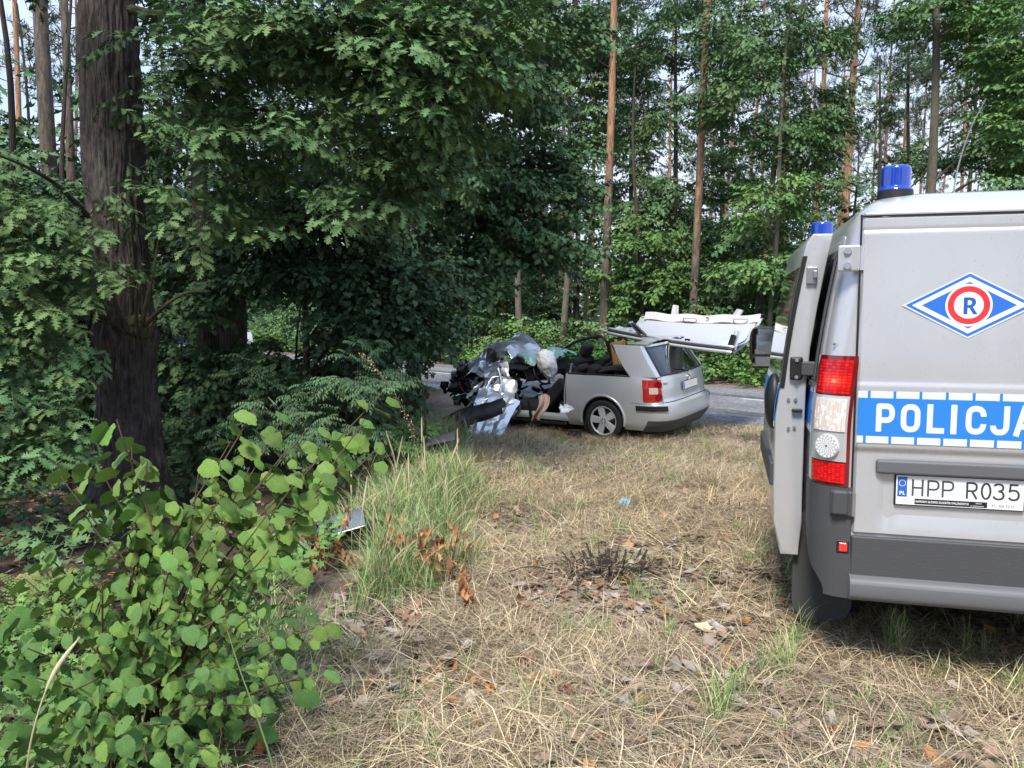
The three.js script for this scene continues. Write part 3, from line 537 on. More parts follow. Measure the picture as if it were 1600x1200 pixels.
{ // the pine stand behind
  const r = rng(404), spots = [];
  for (const [px, d, rad] of [[692, 40, 0.09], [755, 44, 0.10], [792, 38, 0.10], [855, 36, 0.14], [872, 48, 0.11], [912, 40, 0.10], [925, 55, 0.12], [700, 60, 0.12], [820, 62, 0.12], [985, 50, 0.12], [1010, 62, 0.12], [1040, 45, 0.10], [1120, 50, 0.12], [1150, 42, 0.11], [1180, 60, 0.12], [1240, 55, 0.13], [1262, 62, 0.13], [1310, 58, 0.12], [1352, 66, 0.13], [1372, 52, 0.12], [1390, 58, 0.13], [1404, 70, 0.14], [1425, 62, 0.12], [1490, 44, 0.11], [1515, 60, 0.12], [1545, 52, 0.12], [1585, 64, 0.13], [1300, 75, 0.14], [1450, 74, 0.13], [1630, 50, 0.12], [640, 50, 0.11], [600, 62, 0.12], [500, 55, 0.11], [440, 60, 0.12], [360, 52, 0.12], [300, 66, 0.12], [220, 48, 0.12], [10, 34, 0.10], [120, 40, 0.11], [-40, 30, 0.11], [1700, 40, 0.12], [1680, 60, 0.12]]) spots.push([px, d, rad]);
  for (let k = 0; k < 16; k++) spots.push([560 + r() * 720, 60 + r() * 50, 0.12 + r() * 0.05]);
  for (const [px, d, rad] of spots) pine({ p: foot(px, d), h: 17 + r() * 6, rad, change: 2 + r() * 4, lean: [(r() - 0.35) * 1.6, (r() - 0.5)], seed: 1000 + Math.floor(px) + Math.floor(d), label: 'slim orange barked pine in the stand across the road', group: 'pines in the wood across the road', stubs: 3, dull: r() * 0.4 });
}
// broadleaf stems and crowns across the road
const acrossBlobs = (px, d, list) => list.map(([x, y, rx, ry, n]) => blob(x, y, d, rx, ry, rx * d / FOCAL * 0.8, n));
const across = [
  ['oak_tree', 1434, 24, 15, 0.17, [0.1, 0], paleBark.map(v => v * 0.72), [[1560, 40, 80, 60, 330], [1590, 130, 60, 50, 230], [1500, 20, 60, 40, 160], [1560, 215, 60, 36, 170], [1580, 270, 40, 24, 80], [1440, 20, 50, 30, 110]], 'bright', 'grey trunked oak leaning over the van roof'],
  ['oak_tree', 1418, 26, 14, 0.07, [-0.5, 0], paleBark.map(v => v * 0.7), [[1425, 110, 20, 18, 26], [1395, 170, 20, 14, 24], [1450, 265, 50, 18, 60]], 'oak', 'thin crooked oak next to the grey trunked oak'],
  ['oak_tree', 1598, 22, 13, 0.11, [0, 0], greyBark, [[1640, 100, 90, 90, 300], [1600, 200, 60, 50, 190]], 'bright', 'grey oak stem above the van roof antenna'],
  ['oak_tree', 1172, 23, 12, 0.11, [1.3, 0], greyBark, [[1180, 150, 60, 60, 220], [1230, 220, 60, 44, 200], [1270, 170, 40, 40, 110], [1250, 60, 50, 40, 110], [1180, 40, 60, 50, 170]], 'oak', 'leaning dark oak behind the cut off roof'],
  ['oak_tree', 1192, 22, 11, 0.075, [0.7, 0], paleBark, [[1200, 330, 34, 40, 90], [1230, 300, 30, 30, 50], [1170, 420, 40, 24, 60], [1210, 410, 20, 24, 36]], 'bright', 'pale slim oak stem by the van mirror'],
  ['oak_tree', 1040, 27, 13, 0.11, [0.4, 0], brownBark, [[1010, 90, 50, 50, 170], [1030, 190, 60, 50, 220], [1000, 300, 50, 44, 190], [1040, 380, 50, 34, 130], [1130, 100, 50, 60, 190], [1120, 280, 50, 44, 170], [1140, 370, 50, 40, 170], [1060, -40, 90, 60, 240]], 'oak', 'leafy oak between the two tall pines'],
  ['oak_tree', 876, 26, 10, 0.12, [0.5, 0], paleBark.map(v => v * 0.75), [[900, 150, 50, 50, 170], [880, 60, 60, 50, 190], [930, 90, 30, 40, 90], [910, 250, 30, 30, 70]], 'oak', 'leaning grey oak behind the crumpled bonnet'],
  ['oak_tree', 815, 27, 10, 0.12, [-0.6, 0], paleBark.map(v => v * 0.75), [[800, 120, 60, 60, 220], [760, 240, 60, 44, 150]], 'oak', 'grey bent oak stem above the crumpled bonnet'],
  ['oak_tree', 1005, 25, 9, 0.08, [-0.4, 0], brownBark, [[1000, 360, 40, 24, 90], [980, 430, 40, 26, 80], [1040, 430, 50, 30, 90], [1010, 480, 40, 20, 60]], 'bright', 'low leafy oak right behind the wrecked car'],
  ['oak_tree', 1320, 30, 8, 0.08, [0, 0], brownBark, [[1310, 270, 40, 26, 70], [1280, 340, 50, 34, 110], [1260, 270, 30, 24, 40]], 'oak', 'young oak in front of the reddish pine'],
];
across.forEach(([name, px, d, h, rad, lean, bark, list, m, label], i) => broadleaf(name, { p: foot(px, d), h, rad, lean, bark, seed: 40 + i, blobs: acrossBlobs(px, d, list), spr: SPRAY.oak[i % 2], mat: LEAF[m], label, per: 9, clump: 0.55, scale: 1.25, limbs: 2 }));
// saplings that fill the shade between the oaks and the wreck
for (const [px, d, list, seed, label] of [
  [470, 11.5, [[470, 540, 60, 34, 60], [430, 600, 60, 34, 60], [520, 580, 50, 30, 50], [480, 660, 60, 26, 40]], 911, 'leafy sapling in the shade short of the wreck'],
  [580, 12.2, [[575, 560, 30, 30, 44], [600, 610, 22, 28, 34], [560, 620, 36, 30, 44]], 912, 'sapling filling the shade under the overhanging dark tree'],
  [280, 11.5, [[280, 480, 44, 40, 60], [290, 580, 44, 40, 60], [270, 660, 40, 34, 44], [340, 660, 50, 30, 44]], 913, 'dim sapling close behind the furrowed oak trunk'],
  [100, 11, [[90, 600, 50, 50, 70], [110, 700, 40, 30, 40], [30, 740, 50, 26, 36]], 914, 'dim sapling on the low floor before the low dark maple']])
  broadleaf('sapling', { p: foot(px, d), h: 2.6, rad: 0.03, seed, wob: 0.1, blobs: list.map(([x, y, rx, ry, n]) => blob(x, y, d, rx, ry, 0.6, n)), spr: SPRAY.maple[seed % 2], mat: LEAF.maple, label, per: 7, clump: 0.28, limbs: 2 });
// taller oaks further back that close the view over the road
[[690, 34, [[690, 60, 70, 70, 130], [650, 180, 60, 60, 100], [720, 300, 50, 50, 80]], 'broad oak behind the layered maple boughs'], [790, 36, [[790, 40, 70, 60, 120], [840, 180, 60, 60, 110], [780, 300, 50, 40, 70]], 'dense oak beyond the grey bent stem'],
  [900, 33, [[890, 30, 60, 50, 100], [905, 180, 40, 60, 80], [890, 320, 40, 50, 70]], 'oak crown directly past the leaning grey oak'], [985, 35, [[985, 60, 50, 70, 110], [990, 200, 40, 60, 90], [1000, 330, 40, 50, 70]], 'full oak between the tall straight pine and the leafy oak'],
  [1120, 34, [[1110, 50, 60, 60, 120], [1140, 190, 50, 60, 100], [1110, 330, 50, 50, 80]], 'full oak beyond the orange topped pine'], [1215, 35, [[1205, 80, 50, 60, 90], [1225, 200, 44, 50, 80], [1220, 320, 40, 44, 60]], 'dense oak past the open sliding door'],
  [1500, 36, [[1520, 100, 60, 70, 120], [1490, 230, 50, 40, 70], [1570, 180, 50, 60, 90]], 'oak crown behind the grey trunked oak'], [1360, 40, [[1340, 300, 40, 30, 40], [1400, 250, 30, 26, 26], [1360, 120, 24, 20, 16]], 'small oak among the pines past the beacon']]
  .forEach(([px, d, list, label], i) => broadleaf('oak_tree', { p: foot(px, d), h: 14, rad: 0.13, seed: 930 + i, blobs: acrossBlobs(px, d, list), spr: SPRAY.farleaf[i % 2], mat: LEAF.far, label, per: 7, clump: 0.7, scale: 0.95, limbs: 2 }));
{ // bushes along the far edge of the road and young trees behind them
  const r = rng(515);
  for (let k = 0; k < 40; k++) {
    const row = k % 2, t = -5 + k * 1.05 + (r() - 0.5), w = ROAD_W + 1.7 + row * (1.3 + 1.6 * r()), c = roadPoint(t, w); c.y = hgt(c.x, c.z); const hh = (row ? 1.5 : 0.8) + r() * 0.8;
    broadleaf('roadside_bush', { p: c, h: hh * 1.2, rad: 0.02, seed: 600 + k, wob: 0.05, blobs: [[V(c.x, c.y + hh * 0.55, c.z), V(0.75, hh * 0.55, 0.75), row ? 85 : 60], [V(c.x + (r() - 0.5), c.y + hh * 0.3, c.z + (r() - 0.5)), V(0.7, hh * 0.3, 0.7), 36]], spr: SPRAY.round[k % 2], mat: t > 5 && k % 4 ? LEAF.oak : LEAF.bright, label: 'leafy green bush on the far edge of the road', group: 'bushes along the far road edge', category: 'bush', per: 6, clump: 0.35, scale: 1.2, limbs: 2 });
  }
  for (let k = 0; k < 34; k++) {
    const t = -8 + k * 1.7 + (r() - 0.5) * 1.5, w = ROAD_W + 4.5 + r() * 9, c = roadPoint(t, w); c.y = hgt(c.x, c.z); const hh = 3.2 + r() * 3.2, n = 150 + Math.floor(r() * 90);
    broadleaf('young_tree', { p: c, h: hh, rad: 0.05, seed: 700 + k, lean: [(r() - 0.5) * 1, (r() - 0.5)], wob: 0.1, blobs: [[V(c.x, c.y + hh * 0.72, c.z), V(1.5, hh * 0.3, 1.5), n], [V(c.x + (r() - 0.5) * 1.5, c.y + hh * 0.38, c.z + (r() - 0.5) * 1.5), V(1.4, hh * 0.22, 1.4), n * 0.7]], spr: SPRAY.maple[k % 2], mat: k % 3 ? LEAF.far : LEAF.maple, label: 'young broadleaf tree in the undergrowth across the road', group: 'young trees across the road', per: 8, clump: 0.5, scale: 1.35, limbs: 3 });
  }
  // the wood goes on until nothing can be told apart
  const list = [], far = [];
  for (let k = 0; k < 5200; k++) { const px = -250 + r() * 2300, d = 45 + r() * 60, p = pix(px, 600, d); if (roadS(p.x, p.z) > -ROAD_W - 2) continue; const y = hgt(p.x, p.z) + Math.pow(r(), 1.5) * (5 + 4.5 * noise3(px / 60, 3)); list.push([V(p.x, y, p.z), quat((r() - 0.5), r() * 6.28, (r() - 0.5)), 2.2 + r() * 1.4, tint(r, [1, 1, 1], 0.3)]); }
  tag(scatter('distant_wood', SPRAY.farleaf[0], LEAF.far, list), 'hazy green mass of leaves deep in the wood across the road', 'wood');
  for (let k = 0; k < 2600; k++) { const d = 20 + r() * 30, x = -d * (0.35 + r() * 0.75), z = -d; if (roadS(x, z) < 2) continue; const y = hgt(x, z) + Math.pow(r(), 1.3) * 8; far.push([V(x, y, z), quat((r() - 0.5), r() * 6.28, (r() - 0.5)), 1.8 + r(), tint(r, [1, 1, 1], 0.3)]); }
  tag(scatter('dim_wood', SPRAY.farleaf[1], LEAF.maple, far), 'dim green mass of leaves in the shaded wood behind the oaks', 'wood');
  // herbs on the forest floor and at the foot of the bushes
  const herbs = [];
  for (let k = 0; k < 2400; k++) { const t = -10 + r() * 60, w = ROAD_W + 0.5 + Math.pow(r(), 1.6) * 10, c = roadPoint(t, w); herbs.push([V(c.x, hgt(c.x, c.z) + 0.05 + r() * 0.25, c.z), quat(r() - 0.5, r() * 6.28, 0.4 + r() * 0.6), 0.8 + r() * 0.7, tint(r, [1.1, 1.15, 0.9], 0.3)]); }
  tag(scatter('undergrowth', SPRAY.round[1], LEAF.bright, herbs), 'low green undergrowth at the far road edge', 'undergrowth');
  const low = [];
  for (let k = 0; k < 900; k++) { const z = -6 - r() * 14, x = -1.8 - r() * 9; if (roadS(x, z) < 1.5 || noise3(x * 0.7, z * 0.7, 6) < 0.45) continue; low.push([V(x, hgt(x, z) + 0.04 + r() * 0.3, z), quat(r() - 0.5, r() * 6.28, 0.3 + r() * 0.6), 0.7 + r() * 0.7, tint(r, [1, 1, 1], 0.3)]); }
for (let k = 0; k < 340; k++) { const z = -2.1 - r() * 3.6, x = -1.15 - r() * 2.6; low.push([V(x, hgt(x, z) + 0.03 + r() * 0.2, z), quat(r() - 0.5, r() * 6.28, 0.3 + r() * 0.6), 0.4 + r() * 0.35, tint(r, [1.5, 1.5, 1.0], 0.3)]); }
  tag(scatter('forest_herbs', SPRAY.maple[1], LEAF.maple, low), 'dark low plants on the shaded forest floor', 'undergrowth');
}

// trees behind the photographer, which the van's mirror and paint reflect
for (const [x, z, h, seed, label] of [[-9, 13, 14, 801, 'oak at the back of the verge opposite the furrowed oak'], [-4, 17, 15, 802, 'tall oak closing the verge behind the van'], [-14, 7, 14, 803, 'oak in the wood level with the hazel'], [5, 21, 15, 804, 'oak at the far end of the verge']]) {
  const p = V(x, hgt(x, z), z); broadleaf('oak_tree', { p, h, rad: 0.22, seed, blobs: [[V(x, p.y + h * 0.7, z), V(2.6, h * 0.26, 2.6), 320], [V(x + 1, p.y + h * 0.4, z - 0.5), V(2.4, h * 0.16, 2.4), 200], [V(x - 1, p.y + h * 0.2, z + 0.4), V(2.2, h * 0.1, 2.2), 130]], spr: SPRAY.farleaf[seed % 2], mat: LEAF.oak, label, per: 8, clump: 0.8, scale: 1.5 });
}
// ------------------------------------------------------------------ the police van
const paintSilver = phys({ color: S(0.575, 0.585, 0.62), metalness: 0.35, roughness: 0.30, clearcoat: 0.8, clearcoatRoughness: 0.10 });
const mottle = texture(512, (x, y) => { const n = tile(x, y, 5, 31, 5), s = tile(x, y, 120, 37, 2), v = 0.975 + 0.05 * (n - 0.5) - (s > 0.86 ? 0.08 : 0); return [v, v, v * 0.995]; });
paintSilver.map = mottle; paintSilver.roughnessMap = texture(256, (x, y) => { const v = 0.8 + 0.4 * tile(x, y, 6, 41, 4); return [v, v, v]; }, false);
const plastic = std({ color: S(0.062, 0.064, 0.07), roughness: 0.62, bumpMap: texture(128, (x, y) => { const n = tile(x, y, 64, 3, 2); return [n, n, n]; }, false), bumpScale: 0.0006 });
const plasticPale = std({ color: S(0.115, 0.118, 0.13), roughness: 0.55 });
const black = std({ color: S(0.012, 0.012, 0.013), roughness: 0.5 });
const rubber = std({ color: S(0.018, 0.018, 0.019), roughness: 0.85 });
const darkGlass = phys({ color: S(0.012, 0.015, 0.016), roughness: 0.06, metalness: 0.0, specularIntensity: 1.0, clearcoat: 1, clearcoatRoughness: 0.03 });
const chrome = std({ color: S(0.7, 0.71, 0.72), metalness: 0.9, roughness: 0.25 });
const steel = std({ color: S(0.42, 0.42, 0.43), metalness: 0.8, roughness: 0.4 });
const seatCloth = std({ color: S(0.016, 0.016, 0.018), roughness: 0.95 });
const canvasTex = (w, h, draw) => { const c = document.createElement('canvas'); c.width = w; c.height = h; draw(c.getContext('2d'), w, h); const t = new THREE.CanvasTexture(c); t.colorSpace = THREE.SRGBColorSpace; t.anisotropy = 8; return t; };

const VAN = { W: 2.05, L: 4.96 };
// inward lean of the left and right sides, of the rear and of the front, by height
const sideIn = y => y < 1.15 ? 0.012 * smooth(0.7, 0.4, y) : 0.115 * Math.pow(clamp((y - 1.15) / 0.9), 1.5) + 0.05 * smooth(2.04, 2.15, y) + 0.09 * smooth(2.12, 2.21, y) + 0.5 * Math.pow(smooth(2.18, 2.25, y), 1.6);
const rearIn = y => 0.03 * smooth(1.4, 2.1, y) + 0.03 * smooth(2.09, 2.15, y) + 0.07 * smooth(2.13, 2.21, y) + 0.6 * Math.pow(smooth(2.18, 2.25, y), 1.6);
const frontIn = y => 0.04 * smooth(0.5, 0.9, y) + 0.30 * smooth(0.9, 1.15, y) + 1.0 * clamp((y - 1.1) / 1.0) + 0.5 * smooth(2.08, 2.245, y);
const RR = 0.135;
function vanRing(y) {
  const il = sideIn(y), ir = rearIn(y), fi = frontIn(y), W = VAN.W, zR = -ir, zF = -(VAN.L - fi), rf = 0.32, pts = [];
  const nS = 40; for (let i = 0; i <= nS; i++) pts.push([il, lerp(zF + rf, zR - RR, i / nS)]);
  for (let i = 1; i <= 7; i++) { const a = i / 8 * Math.PI / 2; pts.push([il + RR - RR * Math.cos(a), zR - RR + RR * Math.sin(a)]); }
  for (let i = 0; i <= 10; i++) pts.push([lerp(il + RR, W - il - RR, i / 10), zR]);
  for (let i = 1; i <= 7; i++) { const a = i / 8 * Math.PI / 2; pts.push([W - il - RR + RR * Math.sin(a), zR - RR + RR * Math.cos(a)]); }
  for (let i = 0; i <= nS; i++) pts.push([W - il, lerp(zR - RR, zF + rf, i / nS)]);
  for (let i = 1; i <= 7; i++) { const a = i / 8 * Math.PI / 2; pts.push([W - il - rf + rf * Math.cos(a), zF + rf - rf * Math.sin(a)]); }
  for (let i = 0; i <= 10; i++) pts.push([lerp(W - il - rf, il + rf, i / 10), zF]);
  for (let i = 1; i <= 7; i++) { const a = i / 8 * Math.PI / 2; pts.push([il + rf - rf * Math.sin(a), zF + rf - rf * Math.cos(a)]); }
  return pts;
}
// a point of the rear left corner: u metres along the skin from where the rear face begins (negative runs round to the side)
function vanSkin(y, u, off = 0) {
  const il = sideIn(y), ir = rearIn(y), arc = RR * Math.PI / 2;
  if (u >= 0) return V(il + RR + u, y, -ir + off);
  if (u > -arc) { const a = Math.PI / 2 + u / RR; return V(il + RR - (RR + off) * Math.cos(a), y, -ir - RR + (RR + off) * Math.sin(a)); }
  return V(il - off, y, -ir - RR + u + arc);
}
const skinPatch = (y0, y1, u0, u1, off, nu = 14, nv = 16, thick = 0.012) => sheetGeo(nu, nv, (a, b) => { const y = lerp(y0, y1, b), lo = typeof u0 === 'function' ? u0(y) : u0, hi = typeof u1 === 'function' ? u1(y) : u1; return vanSkin(y, lerp(lo, hi, a), off); }, thick, 0.6);
{
  const van = thing('police_van', 'silver police van with blue POLICJA stripe and open sliding door', 'van', [1.512 - 0.15 * Math.cos(0.262), 0, -3.5 - 0.15 * Math.sin(0.262)]);
  van.rotation.y = -0.262;
  van.position.y = -0.01;
  // body with the door opening left out
  {
    const ys = [0.42, 0.5, 0.62, 0.8, 1.0, 1.15, 1.3, 1.45, 1.6, 1.75, 1.88, 1.96, 2.02, 2.06, 2.09, 2.12, 2.15, 2.18, 2.205, 2.225, 2.238, 2.245], pos = [], idx = [], rings = ys.map(vanRing), n = rings[0].length;
    rings.forEach((ring, j) => ring.forEach(([x, z]) => pos.push(x, ys[j], z)));
    const skip = (j, i) => { const y = (ys[j] + ys[j + 1]) / 2, z = (rings[j][i][1] + rings[j][(i + 1) % n][1]) / 2; return i < 40 && y > 0.5 && y < 1.96 && z < -1.85 && z > -3.0; };
    const arch = (j, i) => { const y = (ys[j] + ys[j + 1]) / 2, z = (rings[j][i][1] + rings[j][(i + 1) % n][1]) / 2, side = i < 40 || (i > 64 && i < 106); return side && y < 0.8 && (Math.abs(z + 0.98) < 0.36 || Math.abs(z + 4.02) < 0.36); };
    for (let j = 0; j < ys.length - 1; j++) for (let i = 0; i < n; i++) { if (skip(j, i) || arch(j, i) || (i < 48 && ys[j] < 0.6 && rings[j][i][1] > -0.62)) continue; const a = j * n + i, b = j * n + (i + 1) % n; idx.push(a, b, b + n, a, b + n, a + n); }
    const top = (ys.length - 1) * n, c = pos.length / 3; let cx = 0, cz = 0; rings.at(-1).forEach(([x, z]) => { cx += x / n; cz += z / n; }); pos.push(cx, 2.25, cz);
    for (let i = 0; i < n; i++) idx.push(top + i, top + (i + 1) % n, c);
    part('underbody', moved(rbox(1.5, 0.04, 4.5, 0.01), 1.02, 0.44, -2.5), rubber, van);
    const uv = []; for (let i = 0; i < pos.length; i += 3) uv.push(pos[i] + pos[i + 2], pos[i + 1]);
    part('body', toCreasedNormals(geoFrom(pos, idx, uv), 0.7), paintSilver, van).material.side = THREE.DoubleSide;
  }
  // interior seen through the opening
  part('seat', merge([moved(rbox(0.9, 0.16, 0.5, 0.05), 1.05, 0.85, -2.3), moved(rbox(0.9, 0.62, 0.14, 0.05), 1.05, 1.2, -2.02, 0.15)]), seatCloth, van);
  part('cabin_floor', moved(rbox(1.9, 0.04, 2.6, 0.01), 1.02, 0.5, -2.0), rubber, van);
  part('partition', moved(rbox(1.84, 1.45, 0.03, 0.01), 1.02, 1.23, -1.75), plastic, van);
  part('gearbox_floor', moved(rbox(1.3, 0.16, 4.2, 0.04), 1.02, 0.36, -2.4), rubber, van);
  // wheels
  const tyre = new THREE.LatheGeometry([[0.19, -0.10], [0.30, -0.108], [0.335, -0.085], [0.342, -0.04], [0.342, 0.04], [0.335, 0.085], [0.30, 0.108], [0.19, 0.10]].map(([a, b]) => new THREE.Vector2(a, b)), 40), rimG = merge([cyl(0.195, 0.195, 0.17, 28), moved(cyl(0.06, 0.05, 0.05, 16), 0, 0.1, 0)]);
  for (const [x, z] of [[0.155, -0.98], [1.895, -0.98], [0.155, -4.02], [1.895, -4.02]]) { const w = new THREE.Group(); w.name = 'wheel'; w.position.set(x, 0.335, z); w.rotation.z = x < 1 ? Math.PI / 2 : -Math.PI / 2; van.add(w); part('tyre', tyre, rubber, w); part('rim', rimG, steel, w); }
  for (const x of [0.16, 1.89]) part('wheel_well', moved(new THREE.CylinderGeometry(0.42, 0.42, 0.28, 24, 1, true, -Math.PI / 2, Math.PI), x, 0.36, -0.98, 0, 0, Math.PI / 2), rubber, van).material.side = THREE.DoubleSide;
  { const s = new THREE.Shape(); s.moveTo(-0.13, 0.42); s.lineTo(0.13, 0.42); s.lineTo(0.145, -0.02); s.quadraticCurveTo(0.14, -0.11, 0.05, -0.115); s.lineTo(-0.05, -0.115); s.quadraticCurveTo(-0.13, -0.11, -0.135, -0.02); const g = new THREE.ExtrudeGeometry(s, { depth: 0.006, bevelEnabled: true, bevelSize: 0.003, bevelThickness: 0.003, bevelSegments: 2 }); const flapM = std({ color: S(0.045, 0.047, 0.048), roughness: 0.8 }); part('mud_flap', moved(g, 0.085, 0.235, -0.46, -0.1), flapM, van); part('mud_flap', moved(g.clone(), 1.88, 0, 0), flapM, van); }

  // rear doors: a pressed skin with groove and plate recess
  const doorSkin = (x0, x1, mirror) => {
    const nx = 84, ny = 150, y0 = 0.695, y1 = 2.085;
    const geo = sheetGeo(nx, ny, (u, v) => {
      const x = lerp(x0, x1, u), y = lerp(y0, y1, v), xx = mirror ? VAN.W - x : x; let z = 0.022 - rearIn(y);
      z -= 0.007 * Math.exp(-(((y - 2.028) / 0.006) ** 2)) + 0.004 * smooth(2.03, 2.035, y);
      z += 0.006 * smooth(1.375, 1.36, y) ;                                         // ledge above the stripe
      z -= 0.016 * smooth(1.095, 1.06, y) * (1 - 0.0);                               // steps in below it
      if (!mirror) { const rx = smooth(0.235, 0.31, xx) * smooth(0.96, 0.90, xx), ry = smooth(0.70, 0.86, y + 0.05 * smooth(0.34, 0.25, xx)) * smooth(1.04, 1.0, y); z -= 0.020 * rx * ry; }
      const ex = Math.min(x - x0, x1 - x), ey = Math.min(y - y0, y1 - y); z -= 0.012 * smooth(0.010, 0, ex) + 0.010 * smooth(0.010, 0, ey);
      return V(x, y, z);
    }, 0.02, 0.5);
    return geo;
  };
  const doorGroup = (name, x0, x1, mirror) => { const d = new THREE.Group(); d.name = name; van.add(d); part('door_skin', doorSkin(x0, x1, mirror), paintSilver, d); return d; };
  const rear = doorGroup('rear_door', 0.152, 1.02, false), rear2 = doorGroup('rear_door', 1.028, 1.898, true);
  for (const [d, x0, x1] of [[rear, 0.152, 1.02], [rear2, 1.028, 1.898]]) part('lower_trim', moved(rbox(x1 - x0, 0.185, 0.035, 0.008, 3), (x0 + x1) / 2, 0.594, 0.004), plastic, d);
  part('door_gap', merge([moved(rbox(0.008, 1.60, 0.012, 0.002), 0.147, 1.295, 0.001), moved(rbox(1.76, 0.008, 0.012, 0.002), 1.025, 2.090, -0.02), moved(rbox(0.008, 1.60, 0.012, 0.002), 1.024, 1.295, 0.001)]), black, van);
  part('trim_bar', moved(rbox(1.62, 0.062, 0.05, 0.012, 3), 1.05, 1.005, 0.012), plasticPale, rear);
  // POLICJA stripe, printed in reflective film
  const stripe = canvasTex(2048, 544, (c, w, h) => {
    c.fillStyle = '#d9dde1'; c.fillRect(0, 0, w, h); c.fillStyle = '#2a80d6'; c.fillRect(0, h * 0.135, w, h * 0.73);
    c.fillStyle = '#2a80d6'; for (let i = 0; i < 9; i++) { c.fillRect(w * (0.045 + i * 0.1185), 0, w * 0.013, h * 0.14); c.fillRect(w * (0.03 + i * 0.1185), h * 0.86, w * 0.013, h * 0.14); }
    // fine honeycomb of the film
    c.fillStyle = 'rgba(10,60,150,0.10)'; for (let y = 0; y < 34; y++) for (let x = 0; x < 128; x++) c.fillRect(x * 16 + (y % 2) * 8, y * 16, 7, 7);
    c.fillStyle = '#dfe3e6'; c.strokeStyle = '#dfe3e6'; c.lineWidth = 58; c.lineJoin = 'round'; c.lineCap = 'butt';
    const T = h * 0.225, B = h * 0.775, m = 33;
    const up = [];
    const P = (x) => { c.beginPath(); c.moveTo(x + m, B); c.lineTo(x + m, T + m); c.lineTo(x + 110, T + m); c.quadraticCurveTo(x + 172, T + m, x + 172, T + 105); c.quadraticCurveTo(x + 172, T + 178, x + 110, T + 178); c.lineTo(x + m, T + 178); c.stroke(); };
    const O = (x) => { c.beginPath(); c.moveTo(x + m, T + 110); c.quadraticCurveTo(x + m, T + m, x + 105, T + m); c.quadraticCurveTo(x + 178, T + m, x + 178, T + 110); c.lineTo(x + 178, B - 110); c.quadraticCurveTo(x + 178, B - m, x + 105, B - m); c.quadraticCurveTo(x + m, B - m, x + m, B - 110); c.closePath(); c.stroke(); };
    const L = (x) => { c.fillRect(x, T, 60, B - T); c.fillRect(x, B - 58, 180, 58); };
    const I = (x) => c.fillRect(x, T, 62, B - T);
    const C = (x) => { c.beginPath(); c.moveTo(x + 182, T + 112); c.quadraticCurveTo(x + 178, T + m, x + 105, T + m); c.quadraticCurveTo(x + m, T + m, x + m, T + 110); c.lineTo(x + m, B - 110); c.quadraticCurveTo(x + m, B - m, x + 105, B - m); c.quadraticCurveTo(x + 178, B - m, x + 182, B - 112); c.stroke(); };
    const J = (x) => { c.beginPath(); c.moveTo(x + 165, T); c.lineTo(x + 165, B - 105); c.quadraticCurveTo(x + 165, B - m, x + 98, B - m); c.quadraticCurveTo(x + 34, B - m, x + 34, B - 100); c.stroke(); };
    const A = (x) => { c.beginPath(); c.moveTo(x + 30, B); c.lineTo(x + 110, T + 10); c.lineTo(x + 190, B); c.stroke(); c.fillRect(x + 55, B - 125, 110, 56); };
    c.save(); c.translate(175, 0); c.scale(0.90, 1); P(0); O(260); L(535); I(778); C(925); J(1170); A(1400); c.restore();
  });
  const film = std({ map: stripe, roughness: 0.42 }), plainStripe = canvasTex(1024, 272, (c, w, h) => { c.fillStyle = '#d9dde1'; c.fillRect(0, 0, w, h); c.fillStyle = '#2a80d6'; c.fillRect(0, h * 0.135, w, h * 0.73); for (let i = 0; i < 9; i++) { c.fillRect(w * (0.045 + i * 0.1185), 0, w * 0.013, h * 0.14); c.fillRect(w * (0.03 + i * 0.1185), h * 0.86, w * 0.013, h * 0.14); } });
  const decal = (w, h, x, y, z) => moved(gridGeo(12, 6, (u, v) => V((u - 0.5) * w, (v - 0.5) * h, 0)), x, y, z);
  const zAt = y => 0.022 - rearIn(y) + 0.006 + 0.0035;
  part('police_stripe', decal(0.862, 0.228, 0.586, 1.222, zAt(1.2)), film, rear);
  part('police_stripe', decal(0.862, 0.228, 1.463, 1.222, zAt(1.2)), std({ map: plainStripe, roughness: 0.42 }), rear2);
  { // diamond badge: silver, blue frame, silver, blue diamond, white disc, red ring, R
    const emblem = canvasTex(1024, 560, (c, w, h) => {
      c.clearRect(0, 0, w, h); const dia = (k, col) => { c.fillStyle = col; c.beginPath(); c.moveTo(w / 2 - w / 2 * k, h / 2); c.lineTo(w / 2, h / 2 - h / 2 * k); c.lineTo(w / 2 + w / 2 * k, h / 2); c.lineTo(w / 2, h / 2 + h / 2 * k); c.closePath(); c.fill(); };
      dia(1, '#cfd3d6'); dia(0.945, '#2b6dcb'); dia(0.85, '#dfe2e4'); dia(0.70, '#2b6dcb');
      const disc = (r, col) => { c.fillStyle = col; c.beginPath(); c.arc(w / 2, h / 2, r, 0, 7); c.fill(); };
      disc(178, '#e3e5e7'); disc(160, '#e8323c'); disc(112, '#e6e8ea');
      c.fillStyle = '#1d56b4'; c.font = 'bold 200px sans-serif'; c.textAlign = 'center'; c.textBaseline = 'middle'; c.fillText('R', w / 2 + 6, h / 2 + 6);
    });
    const W = 0.515, H = 0.28, g = new THREE.BufferGeometry(), pos = [0, 0, 0], uv = [0.5, 0.5], idx = [];
    [[-1, 0], [0, -1], [1, 0], [0, 1]].forEach(([a, b]) => { pos.push(a * W / 2, b * H / 2, 0); uv.push(0.5 + a / 2, 0.5 + b / 2); }); for (let i = 0; i < 4; i++) idx.push(0, 1 + i, 1 + (i + 1) % 4);
    part('diamond_badge', moved(geoFrom(pos, idx, uv), 0.575, 1.705, 0.0245 - rearIn(1.72) + 0.003, -0.035), std({ map: emblem, roughness: 0.4 }), rear);
  }
